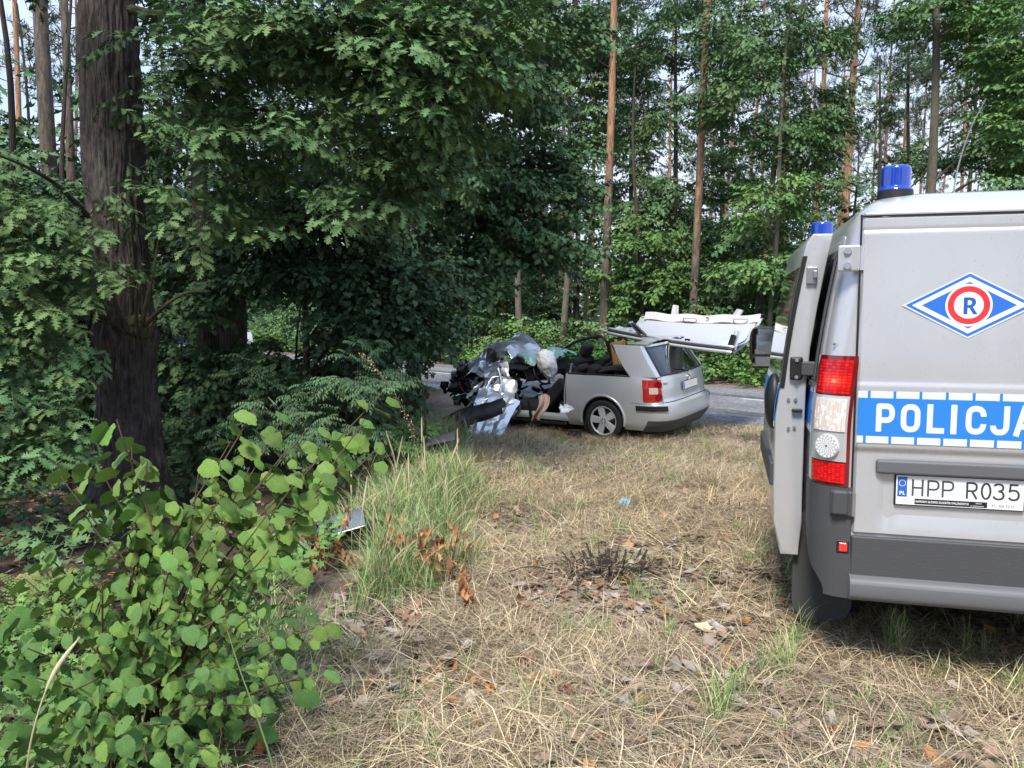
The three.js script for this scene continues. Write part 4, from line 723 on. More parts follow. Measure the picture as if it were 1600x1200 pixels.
  { // number plate
    const plate = canvasTex(1280, 320, (c, w, h) => {
      c.fillStyle = '#e9ebee'; c.fillRect(0, 0, w, h); c.fillStyle = '#2a63b8'; c.fillRect(14, 14, 100, 222);
      c.strokeStyle = '#4a4d55'; c.lineWidth = 22; c.lineJoin = 'round'; c.lineCap = 'butt';
      const T = 38, B = 222, path = (...p) => { c.beginPath(); p.forEach(([x, y], i) => i ? c.lineTo(x, y) : c.moveTo(x, y)); c.stroke(); };
      path([172, T], [172, B]); path([272, T], [272, B]); path([172, 130], [272, 130]);
      for (const x of [330, 478]) { c.beginPath(); c.moveTo(x, B); c.lineTo(x, T + 11); c.lineTo(x + 55, T + 11); c.quadraticCurveTo(x + 104, T + 11, x + 104, T + 56); c.quadraticCurveTo(x + 104, T + 104, x + 55, T + 104); c.lineTo(x, T + 104); c.stroke(); }
      c.strokeStyle = '#33363d';
      c.beginPath(); c.moveTo(722, B); c.lineTo(722, T + 11); c.lineTo(772, T + 11); c.quadraticCurveTo(816, T + 11, 816, T + 54); c.quadraticCurveTo(816, T + 98, 772, T + 98); c.lineTo(722, T + 98); c.moveTo(770, T + 98); c.lineTo(820, B); c.stroke();
      c.beginPath(); c.ellipse(910, (T + B) / 2, 42, 82, 0, 0, 7); c.stroke();
      c.beginPath(); c.moveTo(990, T + 34); c.quadraticCurveTo(1000, T + 11, 1030, T + 11); c.quadraticCurveTo(1076, T + 11, 1076, T + 48); c.quadraticCurveTo(1076, T + 86, 1028, T + 86); c.moveTo(1028, T + 86); c.quadraticCurveTo(1082, T + 88, 1082, T + 134); c.quadraticCurveTo(1080, B - 11, 1032, B - 11); c.quadraticCurveTo(994, B - 11, 984, B - 42); c.stroke();
      c.beginPath(); c.moveTo(1222, T + 11); c.lineTo(1148, T + 11); c.lineTo(1140, T + 84); c.quadraticCurveTo(1160, T + 68, 1184, T + 70); c.quadraticCurveTo(1230, T + 76, 1230, T + 126); c.quadraticCurveTo(1226, B - 11, 1180, B - 11); c.quadraticCurveTo(1146, B - 11, 1136, B - 38); c.stroke();
      c.fillStyle = '#fff'; c.font = 'bold 54px sans-serif'; c.textAlign = 'center'; c.fillText('PL', 64, 212);
      for (let i = 0; i < 12; i++) { c.beginPath(); c.arc(64 + 33 * Math.cos(i * Math.PI / 6), 84 + 33 * Math.sin(i * Math.PI / 6), 5, 0, 7); c.fill(); }
      c.fillStyle = '#dadde0'; c.fillRect(0, 246, w, 74); c.fillStyle = '#17181b'; c.fillRect(196, 250, 730, 62);
      c.fillStyle = '#e8eaec'; c.font = 'bold 34px sans-serif'; c.textAlign = 'left'; c.fillText('NAPRAWY GŁÓWNE SILNIKÓW SPALINOWYCH', 204, 292, 540); c.font = 'bold 18px sans-serif'; c.fillText('KIELCE', 812, 274); c.fillText('ul. Warszawska', 762, 302, 150);
      c.fillStyle = '#83878d'; c.font = 'bold 36px sans-serif'; c.fillText('☎ 41 : 368 73 37', 942, 296, 310); c.fillStyle = '#b09aa0'; c.font = '22px sans-serif'; c.fillText('Moto', 70, 276); c.fillText('AUTO', 66, 302);
    });
    const zp = 0.022 - 0.03; const holder = part('number_plate', moved(rbox(0.506, 0.14, 0.016, 0.006, 3), 0.572, 0.905, zp + 0.012, -0.02), black, rear);
    part('plate_print', moved(gridGeo(2, 2, (u, v) => V((u - 0.5) * 0.494, (v - 0.5) * 0.127, 0)), 0.572, 0.905, zp + 0.0235, -0.02), std({ map: plate, roughness: 0.45 }), rear);
  }
  // hinges
  for (const y of [1.91, 0.83]) {
    const h = new THREE.Group(); h.name = 'hinge'; van.add(h); const z = 0.012 - rearIn(y);
    part('hinge_plate', moved(rbox(0.095, 0.115, 0.022, 0.01, 3), 0.105, y, z, 0, -0.25), y > 1.5 ? paintSilver : plastic, h); part('hinge_pin', moved(cyl(0.009, 0.009, 0.105, 12), 0.153, y, z + 0.014), y > 1.5 ? paintSilver : steel, h);
    if (y > 1.5) for (const dy of [0.032, -0.032]) part('bolt', moved(cyl(0.015, 0.017, 0.012, 16), 0.096, y + dy, z + 0.014, Math.PI / 2, 0, 0), chrome, h);
  }
  // bumper corners, step and reflector
  part('bumper_corner', skinPatch(0.40, 0.90, y => -0.34 + 0.24 * smooth(0.66, 0.42, y), 0.012, 0.016, 18, 22, 0.02), plastic, van);
  { const g = skinPatch(0.40, 0.90, -0.3, 0.012, 0.016, 14, 14, 0.02); g.applyMatrix4(new THREE.Matrix4().makeScale(-1, 1, 1)); g.translate(VAN.W, 0, 0); const ix = g.index; if (ix) { const a = ix.array; for (let i = 0; i < a.length; i += 3) { const q = a[i]; a[i] = a[i + 1]; a[i + 1] = q; } } else { for (const k of Object.keys(g.attributes)) { const A = g.attributes[k], s = A.itemSize; for (let i = 0; i < A.count; i += 3) for (let q = 0; q < s; q++) { const t = A.array[i * s + q]; A.array[i * s + q] = A.array[(i + 1) * s + q]; A.array[(i + 1) * s + q] = t; } } } part('bumper_corner', g, plastic, van); }
  { const s = new THREE.Shape(); s.moveTo(-0.1, 0.0); s.lineTo(0.03, 0.0); s.quadraticCurveTo(0.055, 0.005, 0.058, 0.03); s.lineTo(0.058, 0.065); s.quadraticCurveTo(0.056, 0.09, 0.03, 0.1); s.lineTo(-0.02, 0.118); s.lineTo(-0.1, 0.118); const g = new THREE.ExtrudeGeometry(s, { depth: 1.75, steps: 1, bevelEnabled: true, bevelSize: 0.004, bevelThickness: 0.004, bevelSegments: 2, curveSegments: 8 }); g.rotateY(-Math.PI / 2); g.translate(1.9, 0.405, 0); part('step_bumper', toCreasedNormals(g, 0.5), plasticPale, van); }
  part('reflector', moved(rbox(0.036, 0.042, 0.012, 0.006, 3), 0.118, 0.632, 0.017, 0, -0.1), phys({ color: S(0.75, 0.035, 0.03), roughness: 0.2, clearcoat: 1 }), van);
  part('reflector_frame', moved(rbox(0.052, 0.058, 0.008, 0.006, 3), 0.117, 0.632, 0.012, 0, -0.1), black, van);
  part('parking_sensor_box', moved(rbox(0.068, 0.112, 0.04, 0.014, 3), 0.098, 0.835, 0.022, 0, -0.12), plastic, van);
  // tail lamp
  for (const mir of [0, 1]) {
    const lamp = new THREE.Group(); lamp.name = 'tail_lamp'; van.add(lamp); if (mir) { lamp.scale.x = -1; lamp.position.x = VAN.W; }
    const red = phys({ color: S(0.16, 0.006, 0.008), roughness: 0.12, clearcoat: 1, clearcoatRoughness: 0.05 });
    const ribs = (r, g, b, hot) => canvasTex(256, 256, (c, w, h) => { c.fillStyle = `rgb(${r},${g},${b})`; c.fillRect(0, 0, w, h); const R = rng(5); for (let j = 0; j < 11; j++) for (let i = 0; i < 9; i++) { const k = 0.75 + 0.5 * R(); c.fillStyle = `rgb(${Math.min(255, r * 1.35 * k)},${g * 1.6 * k},${b * 1.5 * k})`; c.fillRect(i * 28 + 4, j * 23 + 5, 22, 14); } });
    part('lamp_housing', skinPatch(0.905, 1.485, y => -0.275 + 0.05 * smooth(1.3, 1.48, y), -0.002, 0.014, 16, 24, 0.02), red, lamp);
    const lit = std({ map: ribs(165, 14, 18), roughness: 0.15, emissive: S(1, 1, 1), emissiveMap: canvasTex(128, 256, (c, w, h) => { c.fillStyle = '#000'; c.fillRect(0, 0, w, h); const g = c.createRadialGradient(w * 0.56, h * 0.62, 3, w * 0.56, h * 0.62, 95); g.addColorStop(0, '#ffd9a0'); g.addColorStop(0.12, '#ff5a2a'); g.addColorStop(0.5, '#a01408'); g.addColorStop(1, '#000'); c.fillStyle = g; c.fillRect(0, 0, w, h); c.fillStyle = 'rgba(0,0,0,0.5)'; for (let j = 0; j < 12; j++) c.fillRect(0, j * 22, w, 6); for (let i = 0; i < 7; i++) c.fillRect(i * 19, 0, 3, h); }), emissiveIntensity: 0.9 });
    const lens = (name, y0, y1, m, off = 0.02, u0 = -0.165, u1 = -0.018) => part(name, skinPatch(y0, y1, u0, u1, off, 10, 12, 0.006), m, lamp);
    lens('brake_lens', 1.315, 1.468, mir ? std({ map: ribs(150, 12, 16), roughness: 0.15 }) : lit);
    lens('clear_lens', 1.015, 1.308, phys({ color: S(0.74, 0.75, 0.76), roughness: 0.1, clearcoat: 1, metalness: 0.45 }), 0.021, -0.20, -0.016);
    lens('indicator_lens', 1.15, 1.295, std({ map: canvasTex(128, 128, (c, w, h) => { c.fillStyle = '#d9d6d3'; c.fillRect(0, 0, w, h); const R = rng(8); for (let i = 0; i < 150; i++) { c.fillStyle = ['#f2f0ee', '#dccabf', '#cbc6c1', '#e0bca9'][i % 4]; c.fillRect(Math.floor(R() * 16) * 8, R() * h, 6, 8 + R() * 30); } c.fillStyle = '#f2ece6'; c.beginPath(); c.arc(w * 0.5, h * 0.6, 9, 0, 7); c.fill(); }), roughness: 0.12 }), 0.026, -0.155, -0.024);
    { const y = 1.082, c0 = vanSkin(y, -0.085, 0.030), a = vanSkin(y, -0.12, 0), b = vanSkin(y, -0.05, 0), ang = Math.atan2(b.x - a.x, b.z - a.z) - Math.PI / 2; const disc = moved(cyl(0.052, 0.055, 0.012, 32), 0, 0, 0, Math.PI / 2); moved(disc, c0.x, c0.y, c0.z, 0, ang, 0); part('reversing_lens', disc, std({ map: canvasTex(256, 256, (c, w, h) => { c.fillStyle = '#c9cbcc'; c.fillRect(0, 0, w, h); for (let r = 5; r > 0; r--) for (let i = 0; i < 30; i++) { c.fillStyle = (i + r) % 2 ? '#e6e8e8' : '#b2b6b8'; c.beginPath(); c.moveTo(128, 128); c.arc(128, 128, r * 25, i / 30 * 6.283, (i + 1) / 30 * 6.283); c.fill(); } c.fillStyle = '#6b6f72'; c.beginPath(); c.arc(128, 128, 14, 0, 7); c.fill(); }), roughness: 0.12 }), lamp); }
    lens('fog_lens', 0.918, 1.008, std({ map: ribs(180, 18, 22), roughness: 0.15 }));
  }
  // side: window, stripe, rail
  const side = (z0, z1, y0, y1, off, nz = 10, ny = 8, th = 0.006) => sheetGeo(nz, ny, (a, b) => { const y = lerp(y0, y1, b); return V(sideIn(y) - off, y, lerp(z0, z1, a)); }, th, 0.6);
  part('side_window', side(-1.72, -0.34, 1.36, 1.93, 0.008), darkGlass, van);
  part('window_seal', merge([side(-0.34, -0.29, 1.33, 1.96, 0.010, 2, 8), side(-1.74, -0.29, 1.32, 1.36, 0.010, 8, 2), side(-1.74, -0.29, 1.93, 1.965, 0.010, 8, 2)]), plastic, van);
  part('side_stripe', side(-1.84, -0.30, 1.10, 1.32, 0.005), std({ map: plainStripe, roughness: 0.42 }), van);
  part('door_rail', side(-1.84, -0.26, 1.325, 1.345, 0.018, 8, 2, 0.02), plastic, van);
  part('cab_window', side(-4.05, -3.12, 1.30, 1.90, 0.006), darkGlass, van);
  part('windscreen', sheetGeo(8, 8, (a, b) => { const y = lerp(1.22, 2.02, b); return V(lerp(0.2 + sideIn(y), VAN.W - 0.2 - sideIn(y), a), y, -(VAN.L - frontIn(y)) - 0.008); }, 0.006, 0.6), darkGlass, van);
  part('grille', moved(rbox(1.2, 0.28, 0.05, 0.02), 1.02, 0.75, -4.95), plastic, van);
  part('front_bumper', moved(rbox(1.95, 0.30, 0.22, 0.06, 3), 1.02, 0.50, -4.93), plastic, van);
  for (const x of [0.35, 1.7]) part('headlamp', moved(rbox(0.3, 0.36, 0.12, 0.05, 3), x, 0.95, -4.80, 0.5, 0, 0), chrome, van);
  // sliding door, pushed open along the side
  {
    const d = new THREE.Group(); d.name = 'sliding_door'; van.add(d);
    const yy = [0.46, 0.50, 0.62, 0.80, 0.95, 1.05, 1.15, 1.3, 1.5, 1.7, 1.85, 1.95, 2.01, 2.05], z0 = -1.62, z1 = -0.42, bulge = y => 0.012 * smooth(1.32, 1.22, y) * smooth(0.5, 0.7, y);
    const outer = y => sideIn(y) - 0.140 - bulge(y) + 0.02 * smooth(0.62, 0.46, y) + 0.02 * smooth(2.0, 2.05, y), inner = y => sideIn(y) - 0.140 + 0.112 - 0.012 * smooth(1.2, 1.4, y) - 0.02 * smooth(0.62, 0.46, y);
    const sec = yy.map(y => [outer(y), y]).concat([...yy].reverse().map(y => [inner(y), y])), sh = new THREE.Shape(sec.map(([x, y]) => new THREE.Vector2(x, y)));
    const g = new THREE.ExtrudeGeometry(sh, { depth: z1 - z0 - 0.02, bevelEnabled: true, bevelSize: 0.008, bevelThickness: 0.01, bevelSegments: 3, steps: 1 }); g.translate(0, 0, z0 + 0.01); part('door_shell', toCreasedNormals(g, 0.55), paintSilver, d);
    part('door_window', sheetGeo(6, 8, (a, b) => { const y = lerp(1.36, 1.9, b); return V(outer(y) - 0.011, y, lerp(z0 + 0.08, z1 - 0.06, a)); }, 0.006, 0.6), darkGlass, d);
    part('door_seal', sheetGeo(1, 14, (a, b) => { const y = lerp(1.30, 1.95, b); return V(outer(y) - 0.010 + a * 0.022, y, z1 + 0.004); }, 0.005, 0.6), black, d);
    const X = y => (outer(y) + inner(y)) / 2;
    const arm = new THREE.Group(); arm.name = 'roller_arm'; d.add(arm);
    part('bracket', moved(rbox(0.06, 0.115, 0.03, 0.012, 3), X(1.4) + 0.005, 1.40, z1 + 0.012), black, arm); part('arm', moved(rbox(0.115, 0.07, 0.05, 0.008, 3), X(1.4) + 0.085, 1.40, z1 + 0.01), plastic, arm);
    for (const dy of [0.042, -0.042]) part('bolt', moved(cyl(0.009, 0.009, 0.012, 12), X(1.4) + 0.005, 1.40 + dy, z1 + 0.03, Math.PI / 2), chrome, arm);
    part('latch', merge([moved(rbox(0.05, 0.085, 0.02, 0.006), X(1.86), 1.855, z1 + 0.008), moved(rbox(0.02, 0.04, 0.03, 0.006), X(1.86) + 0.015, 1.86, z1 + 0.02)]), steel, d);
    part('striker', moved(rbox(0.05, 0.018, 0.03, 0.006), X(1.2) + 0.03, 1.19, z1 + 0.012), black, d);
    for (const [dx, y] of [[-0.012, 1.245], [0.022, 1.245], [-0.008, 1.10], [0.02, 1.105]]) part('screw', moved(cyl(0.008, 0.008, 0.01, 10), X(1.2) + dx, y, z1 + 0.006, Math.PI / 2), steel, d);
    part('door_handle', moved(new THREE.SphereGeometry(1, 20, 14).scale(0.045, 0.145, 0.09), outer(1.2) - 0.012, 1.22, z1 - 0.14), black, d);
    part('rub_strip', moved(rbox(0.03, 0.12, 1.16, 0.01, 2), outer(0.85) - 0.012, 0.86, (z0 + z1) / 2), plastic, d);
    part('door_stripe', sheetGeo(6, 4, (a, b) => { const y = lerp(1.10, 1.32, b); return V(outer(y) - 0.0125, y, lerp(z0 + 0.04, z1 - 0.04, a)); }, 0.002, 0.6), std({ map: plainStripe, roughness: 0.42 }), d);
  }
  // mirror
  {
    const m = new THREE.Group(); m.name = 'mirror'; van.add(m); m.position.set(-0.075, 1.36, -3.98); m.rotation.y = 0.06;
    const g = new THREE.SphereGeometry(1, 28, 20), P = g.attributes.position; for (let i = 0; i < P.count; i++) { const q = v => Math.sign(v) * Math.pow(Math.abs(v), 0.55), x = q(P.getX(i)), y = q(P.getY(i)), z = P.getZ(i); P.setXYZ(i, x * 0.125 * (1 - 0.12 * smooth(0, -1, y)), y * 0.195, z > 0 ? Math.min(z, 0.35) * 0.09 : z * 0.12); } g.computeVertexNormals();
    part('mirror_housing', g, black, m); const sil = std({ color: S(0.82, 0.85, 0.86), metalness: 1, roughness: 0.05 });
    const pane = (w, h, y) => { const s = new THREE.Shape(); const r = 0.03; s.moveTo(-w + r, -h); s.lineTo(w - r, -h); s.quadraticCurveTo(w, -h, w, -h + r); s.lineTo(w, h - r); s.quadraticCurveTo(w, h, w - r, h); s.lineTo(-w + r, h); s.quadraticCurveTo(-w, h, -w, h - r); s.lineTo(-w, -h + r); s.quadraticCurveTo(-w, -h, -w + r, -h); return moved(new THREE.ExtrudeGeometry(s, { depth: 0.004, bevelEnabled: false }), 0, y, 0.033); };
    part('mirror_glass', pane(0.104, 0.118, 0.055), sil, m); part('wide_angle_glass', pane(0.098, 0.044, -0.13), sil, m);
    part('mirror_arm', moved(rbox(0.2, 0.07, 0.06, 0.02), 0.17, -0.1, -0.05), black, m);
  }
  // roof: beacons, aerial, pressed rib
  const blue = phys({ color: S(0.008, 0.05, 0.40), roughness: 0.12, clearcoat: 1, clearcoatRoughness: 0.05 });
  for (const [x, z, s] of [[0.318, -0.235, 0.84], [0.30, -3.0, 1.1]]) {
    const b = new THREE.Group(); b.name = 'beacon'; van.add(b); b.position.set(x, s > 1 ? 2.19 : 2.185, z); b.scale.setScalar(s);
    part('beacon_base', moved(cyl(0.088, 0.092, 0.05, 32), 0, 0.02, 0), black, b);
    const pts = [[0, 0.175], [0.06, 0.175], [0.071, 0.17], [0.0745, 0.16]]; for (let i = 0; i < 24; i++) pts.push([0.075 + (i % 2) * 0.0007, 0.155 - i * 0.0040]); pts.push([0.086, 0.052], [0.088, 0.042]); part('beacon_dome', new THREE.LatheGeometry(pts.map(([a, c]) => new THREE.Vector2(a, c)).reverse(), 48), blue, b);
  }
  part('aerial', tubeGeo(curve([V(0.72, 2.2, -0.9), V(0.715, 2.35, -0.88), V(0.75, 2.58, -0.80), V(0.80, 2.72, -0.74)], 10), k => 0.005 * (1.1 - k * 0.7), 6), std({ color: S(0.3, 0.32, 0.28), roughness: 0.6 }), van);
  part('door_gutter', moved(rbox(1.72, 0.018, 0.03, 0.006, 2), 1.025, 2.098, -0.045), paintSilver, van);
  part('body_screw', moved(cyl(0.006, 0.006, 0.008, 10), 0.06, 1.535, -0.04, Math.PI / 2, 0, -0.6), steel, van);
}
// ------------------------------------------------------------------ the wrecked estate car
const carPaint = phys({ color: S(0.56, 0.575, 0.60), metalness: 0.4, roughness: 0.34, clearcoat: 0.6, clearcoatRoughness: 0.12 });
const bareMetal = phys({ color: S(0.72, 0.76, 0.82), metalness: 0.65, roughness: 0.3, side: THREE.DoubleSide });
const grime = std({ color: S(0.02, 0.019, 0.018), roughness: 0.7, side: THREE.DoubleSide });
const cloth = (c) => std({ color: S(...c), roughness: 0.95, side: THREE.DoubleSide });
const liner = std({ color: S(0.40, 0.42, 0.465), roughness: 0.9, side: THREE.DoubleSide });
const interp = (tab, y) => { for (let i = 0; i < tab.length - 1; i++) if (y <= tab[i + 1][0]) return lerp(tab[i][1], tab[i + 1][1], clamp((y - tab[i][0]) / (tab[i + 1][0] - tab[i][0]))); return tab.at(-1)[1]; };
const carHW = y => interp([[0.20, 0.80], [0.28, 0.845], [0.4, 0.865], [0.55, 0.873], [0.7, 0.873], [0.85, 0.862], [0.95, 0.845], [0.99, 0.83]], y);
const carZR = y => interp([[0.20, 0.95], [0.28, 1.02], [0.38, 1.07], [0.5, 1.075], [0.585, 1.065], [0.61, 1.0], [0.65, 0.975], [0.8, 0.97], [0.95, 0.95], [0.99, 0.93]], y);
// the skin from the front cut of the left side (k = 0) round the rear (k = 0.5) to the right side (k = 1)
const CUT = -0.62;
function carSkin(y, k, off = 0) {
  const f = kk => { const hw = carHW(y) , zr = carZR(y), zc = zr - 0.8, s = kk < 0.25 ? [-hw, lerp(CUT, zc, kk / 0.25)] : kk > 0.75 ? [hw, lerp(zc, CUT, (kk - 0.75) / 0.25)] : (() => { const a = Math.PI * (1 - (kk - 0.25) * 2), c = Math.cos(a), q = 2 / 5; return [hw * Math.sign(c) * Math.pow(Math.abs(c), q), zc + 0.8 * Math.pow(Math.sin(a), q)]; })(); return s; };
  const [x, z] = f(k); if (!off) return V(x, y, z);
  const [x0, z0] = f(Math.max(0, k - 0.004)), [x1, z1] = f(Math.min(1, k + 0.004)), tx = x1 - x0, tz = z1 - z0, l = Math.hypot(tx, tz) || 1;
  return V(x - tz / l * off, y, z + tx / l * off);
}
const carPatch = (y0, y1, k0, k1, off, nk = 16, ny = 8, th = 0.01) => sheetGeo(nk, ny, (a, b) => carSkin(lerp(y0, y1, b), lerp(k0, k1, a), off), th, 0.5);
const crumple = (p, amt, f, seed) => { const n = q => (1 - Math.abs(2 * noise3(p.x * f + q, p.y * f + seed, p.z * f) - 1)) - 0.5; p.x += amt * n(1.3); p.y += amt * n(7.1); p.z += amt * n(4.4); return p; };
const CAR_T = 0.942, carRight = V(Math.cos(CAR_T), 0, -Math.sin(CAR_T));
{
  const wheelAt = pix(948, 684, 11.8), car = thing('wrecked_car', 'silver estate car with its front end crushed and roof cut off', 'car', [wheelAt.x + carRight.x * 0.76, -0.165, wheelAt.z + carRight.z * 0.76]);
  car.rotation.order = 'YXZ'; car.rotation.y = CAR_T; car.rotation.z = 0.068;
  { // rear body: solid minus cabin, wheel arches and spare space
    const solid = (ys, off) => { const n = 72, pos = [], idx = []; ys.forEach(y => { for (let i = 0; i <= n; i++) { const p = carSkin(clamp(y, 0.2, 0.99), i / n, -off); pos.push(p.x, y, off ? Math.max(p.z, CUT - 0.2) : p.z); } }); const w = n + 1; for (let j = 0; j < ys.length - 1; j++) for (let i = 0; i < w; i++) { const a = j * w + i, b = j * w + (i + 1) % w; idx.push(a, b, b + w, a, b + w, a + w); } for (const [row, flip] of [[0, 1], [ys.length - 1, 0]]) { const c = pos.length / 3; pos.push(0, ys[row], 0.2); for (let i = 0; i < w; i++) { const a = row * w + i, b = row * w + (i + 1) % w; flip ? idx.push(b, a, c) : idx.push(a, b, c); } } const g = geoFrom(pos, idx); return g.toNonIndexed(); };
    const ev = new Evaluator(); ev.attributes = ['position', 'normal']; ev.useGroups = false;
    const A = new Brush(solid([0.20, 0.24, 0.28, 0.33, 0.38, 0.44, 0.5, 0.55, 0.585, 0.61, 0.63, 0.66, 0.72, 0.8, 0.88, 0.95, 0.99], 0)); A.updateMatrixWorld();
    const inner = new Brush(new THREE.BoxGeometry(1.52, 1.0, 1.9).toNonIndexed()); inner.position.set(0, 0.82, -0.12); inner.updateMatrixWorld();
    let R = ev.evaluate(A, inner, SUBTRACTION);
    for (const s of [-1, 1]) { const c = new Brush(cyl(0.352, 0.352, 0.5, 48).toNonIndexed()); c.rotation.z = Math.PI / 2; c.position.set(s * 0.9, 0.325, 0); c.updateMatrixWorld(); R = ev.evaluate(R, c, SUBTRACTION); }
    part('rear_body', toCreasedNormals(R.geometry, 0.6), carPaint, car);
  }
  for (const s of [-1, 1]) { // flared arches and dark wells
    const arc = Array.from({ length: 30 }, (_, i) => { const a = Math.PI * (i / 29) * 1.12 - 0.19; return V(s * (carHW(0.5) - 0.004), 0.325 + 0.365 * Math.sin(a), 0.365 * Math.cos(a)); });
    part('wheel_arch', tubeGeo(arc, 0.021, 8), carPaint, car);
    part('wheel_well', moved(new THREE.CylinderGeometry(0.351, 0.351, 0.26, 30, 1, true, 0, Math.PI * 2), s * 0.72, 0.325, 0, 0, 0, Math.PI / 2), grime, car);
  }
  // wheels: five-spoke alloys
  const tyre = new THREE.LatheGeometry([[0.205, -0.085], [0.27, -0.1], [0.305, -0.085], [0.316, -0.05], [0.316, 0.05], [0.305, 0.085], [0.27, 0.1], [0.205, 0.085]].map(([a, b]) => new THREE.Vector2(a, b)), 44);
  const alloy = std({ color: S(0.66, 0.67, 0.69), metalness: 0.35, roughness: 0.35 });
  for (const s of [-1, 1]) {
    const w = new THREE.Group(); w.name = 'wheel'; car.add(w); w.position.set(s * 0.765, 0.308, 0); w.rotation.y = s < 0 ? -Math.PI / 2 : Math.PI / 2;
    part('tyre', moved(tyre.clone(), 0, 0, 0, Math.PI / 2), rubber, w);
    const spokes = [new THREE.TorusGeometry(0.212, 0.014, 10, 44).translate(0, 0, 0.075), moved(cyl(0.055, 0.06, 0.05, 20), 0, 0, 0.06, Math.PI / 2)];
    for (let k = 0; k < 5; k++) { const sh = new THREE.Shape(); sh.moveTo(-0.036, 0.035); sh.lineTo(0.036, 0.035); sh.lineTo(0.048, 0.208); sh.lineTo(-0.048, 0.208); const g = new THREE.ExtrudeGeometry(sh, { depth: 0.014, bevelEnabled: true, bevelSize: 0.008, bevelThickness: 0.01, bevelSegments: 2 }); g.translate(0, 0, 0.055); g.rotateZ(k * Math.PI * 0.4 + 0.25); spokes.push(g); }
    const rim = part('rim', merge(spokes), alloy, w); part('brake_disc', moved(cyl(0.13, 0.13, 0.02, 24), 0, 0, -0.01, Math.PI / 2), steel, w); part('rim_barrel', moved(new THREE.CylinderGeometry(0.204, 0.204, 0.16, 30, 1, true), 0, 0, 0, Math.PI / 2), grime, w);
    for (let k = 0; k < 5; k++) { const a = k * Math.PI * 0.4 + 0.55; part('wheel_bolt', moved(cyl(0.008, 0.008, 0.016, 8), Math.cos(a) * 0.036, Math.sin(a) * 0.036, 0.088, Math.PI / 2), black, w); }
  }
  // rear end
  part('lower_bumper', carPatch(0.19, 0.36, 0.292, 0.72, 0.012, 30, 5, 0.02), plastic, car);
  part('rub_strip', carPatch(0.505, 0.575, 0.262, 0.385, 0.016, 18, 4, 0.014), black, car);
  part('rub_strip', carPatch(0.505, 0.575, 0.615, 0.738, 0.016, 18, 4, 0.014), black, car);
  const seam = (y0, y1, k0, k1, n = 12) => carPatch(y0, y1, k0, k1, 0.002, n, 3, 0.002);
  part('panel_gap', merge([seam(0.612, 0.62, 0.395, 0.605, 20), seam(0.612, 0.985, 0.387, 0.389, 2), seam(0.612, 0.985, 0.611, 0.613, 2), seam(0.605, 0.61, 0.26, 0.388, 14)]), black, car);
  const tailgate = new THREE.Group(); tailgate.name = 'tailgate'; car.add(tailgate);
  part('tailgate_skin', carPatch(0.625, 0.985, 0.392, 0.608, 0.006, 26, 12, 0.01), carPaint, tailgate);
  { // upper tailgate: painted frame round a dark window
    const at = (u, v, o = 0) => V(lerp(-0.79, 0.79, u) * (1 - 0.11 * v), lerp(0.985, 1.415, v) - o * 0.6, lerp(0.925 - 0.10 * (2 * u - 1) ** 4, 0.60 - 0.06 * (2 * u - 1) ** 4, v) + 0.03 * (1 - (2 * u - 1) ** 2) + o);
    part('window_frame', sheetGeo(24, 12, (u, v) => at(u, v), 0.03, 0.6), carPaint, tailgate);
    part('rear_window', sheetGeo(20, 10, (u, v) => at(lerp(0.07, 0.93, u), lerp(0.07, 0.90, v), 0.006), 0.004, 0.6), darkGlass, tailgate);
    part('window_surround', merge([[0.05, 0.95, 0.02, 0.07], [0.05, 0.95, 0.9, 0.95], [0.045, 0.07, 0.02, 0.95], [0.93, 0.955, 0.02, 0.95]].map(([a, b, c, d]) => sheetGeo(16, 8, (u, v) => at(lerp(a, b, u), lerp(c, d, v), 0.0085), 0.004, 0.6))), black, tailgate);
    part('wiper', tubeGeo([at(0.5, 0.02, 0.02), at(0.42, 0.12, 0.02), at(0.28, 0.2, 0.02)], 0.008, 6), black, tailgate);
  }
  { const c = carSkin(0.90, 0.5, 0.012); part('round_emblem', moved(new THREE.TorusGeometry(0.045, 0.007, 8, 30), c.x, c.y, c.z + 0.004, -0.1), chrome, tailgate); }
  { // number plate left blank: its writing cannot be read
    const c = carSkin(0.80, 0.5, 0.012), p = part('number_plate', moved(rbox(0.53, 0.125, 0.012, 0.005), c.x, 0.80, c.z + 0.012, -0.04), black, tailgate);
    part('plate_face', moved(rbox(0.51, 0.108, 0.006, 0.003), c.x, 0.80, c.z + 0.019, -0.04), std({ color: S(0.72, 0.73, 0.74), roughness: 0.5 }), tailgate); part('plate_band', moved(rbox(0.042, 0.104, 0.004, 0.002), c.x - 0.231, 0.80, c.z + 0.0222, -0.04), std({ color: S(0.03, 0.1, 0.4), roughness: 0.5 }), tailgate); }
  part('lettering_bar', merge([0, 1, 2, 3, 4, 5].map(i => { const q = carSkin(0.885, 0.402 + i * 0.0042, 0.012); return moved(rbox(0.02, 0.03, 0.006, 0.002), q.x, q.y, q.z, 0, -0.25); })), chrome, tailgate);
  for (const s of [0, 1]) { // tail lamps
    const l = new THREE.Group(); l.name = 'tail_lamp'; car.add(l); if (s) l.scale.x = -1;
    const lens = phys({ color: S(0.42, 0.014, 0.014), roughness: 0.12, clearcoat: 1, clearcoatRoughness: 0.05 }), redDeep = phys({ color: S(0.25, 0.006, 0.008), roughness: 0.1, clearcoat: 1 });
    part('lamp_lens', carPatch(0.632, 0.945, 0.296, 0.386, 0.010, 16, 12, 0.012), lens, l);
    part('clear_strip', carPatch(0.745, 0.835, 0.322, 0.366, 0.014, 10, 5, 0.005), phys({ color: S(0.6, 0.5, 0.44), roughness: 0.15, clearcoat: 1 }), l);
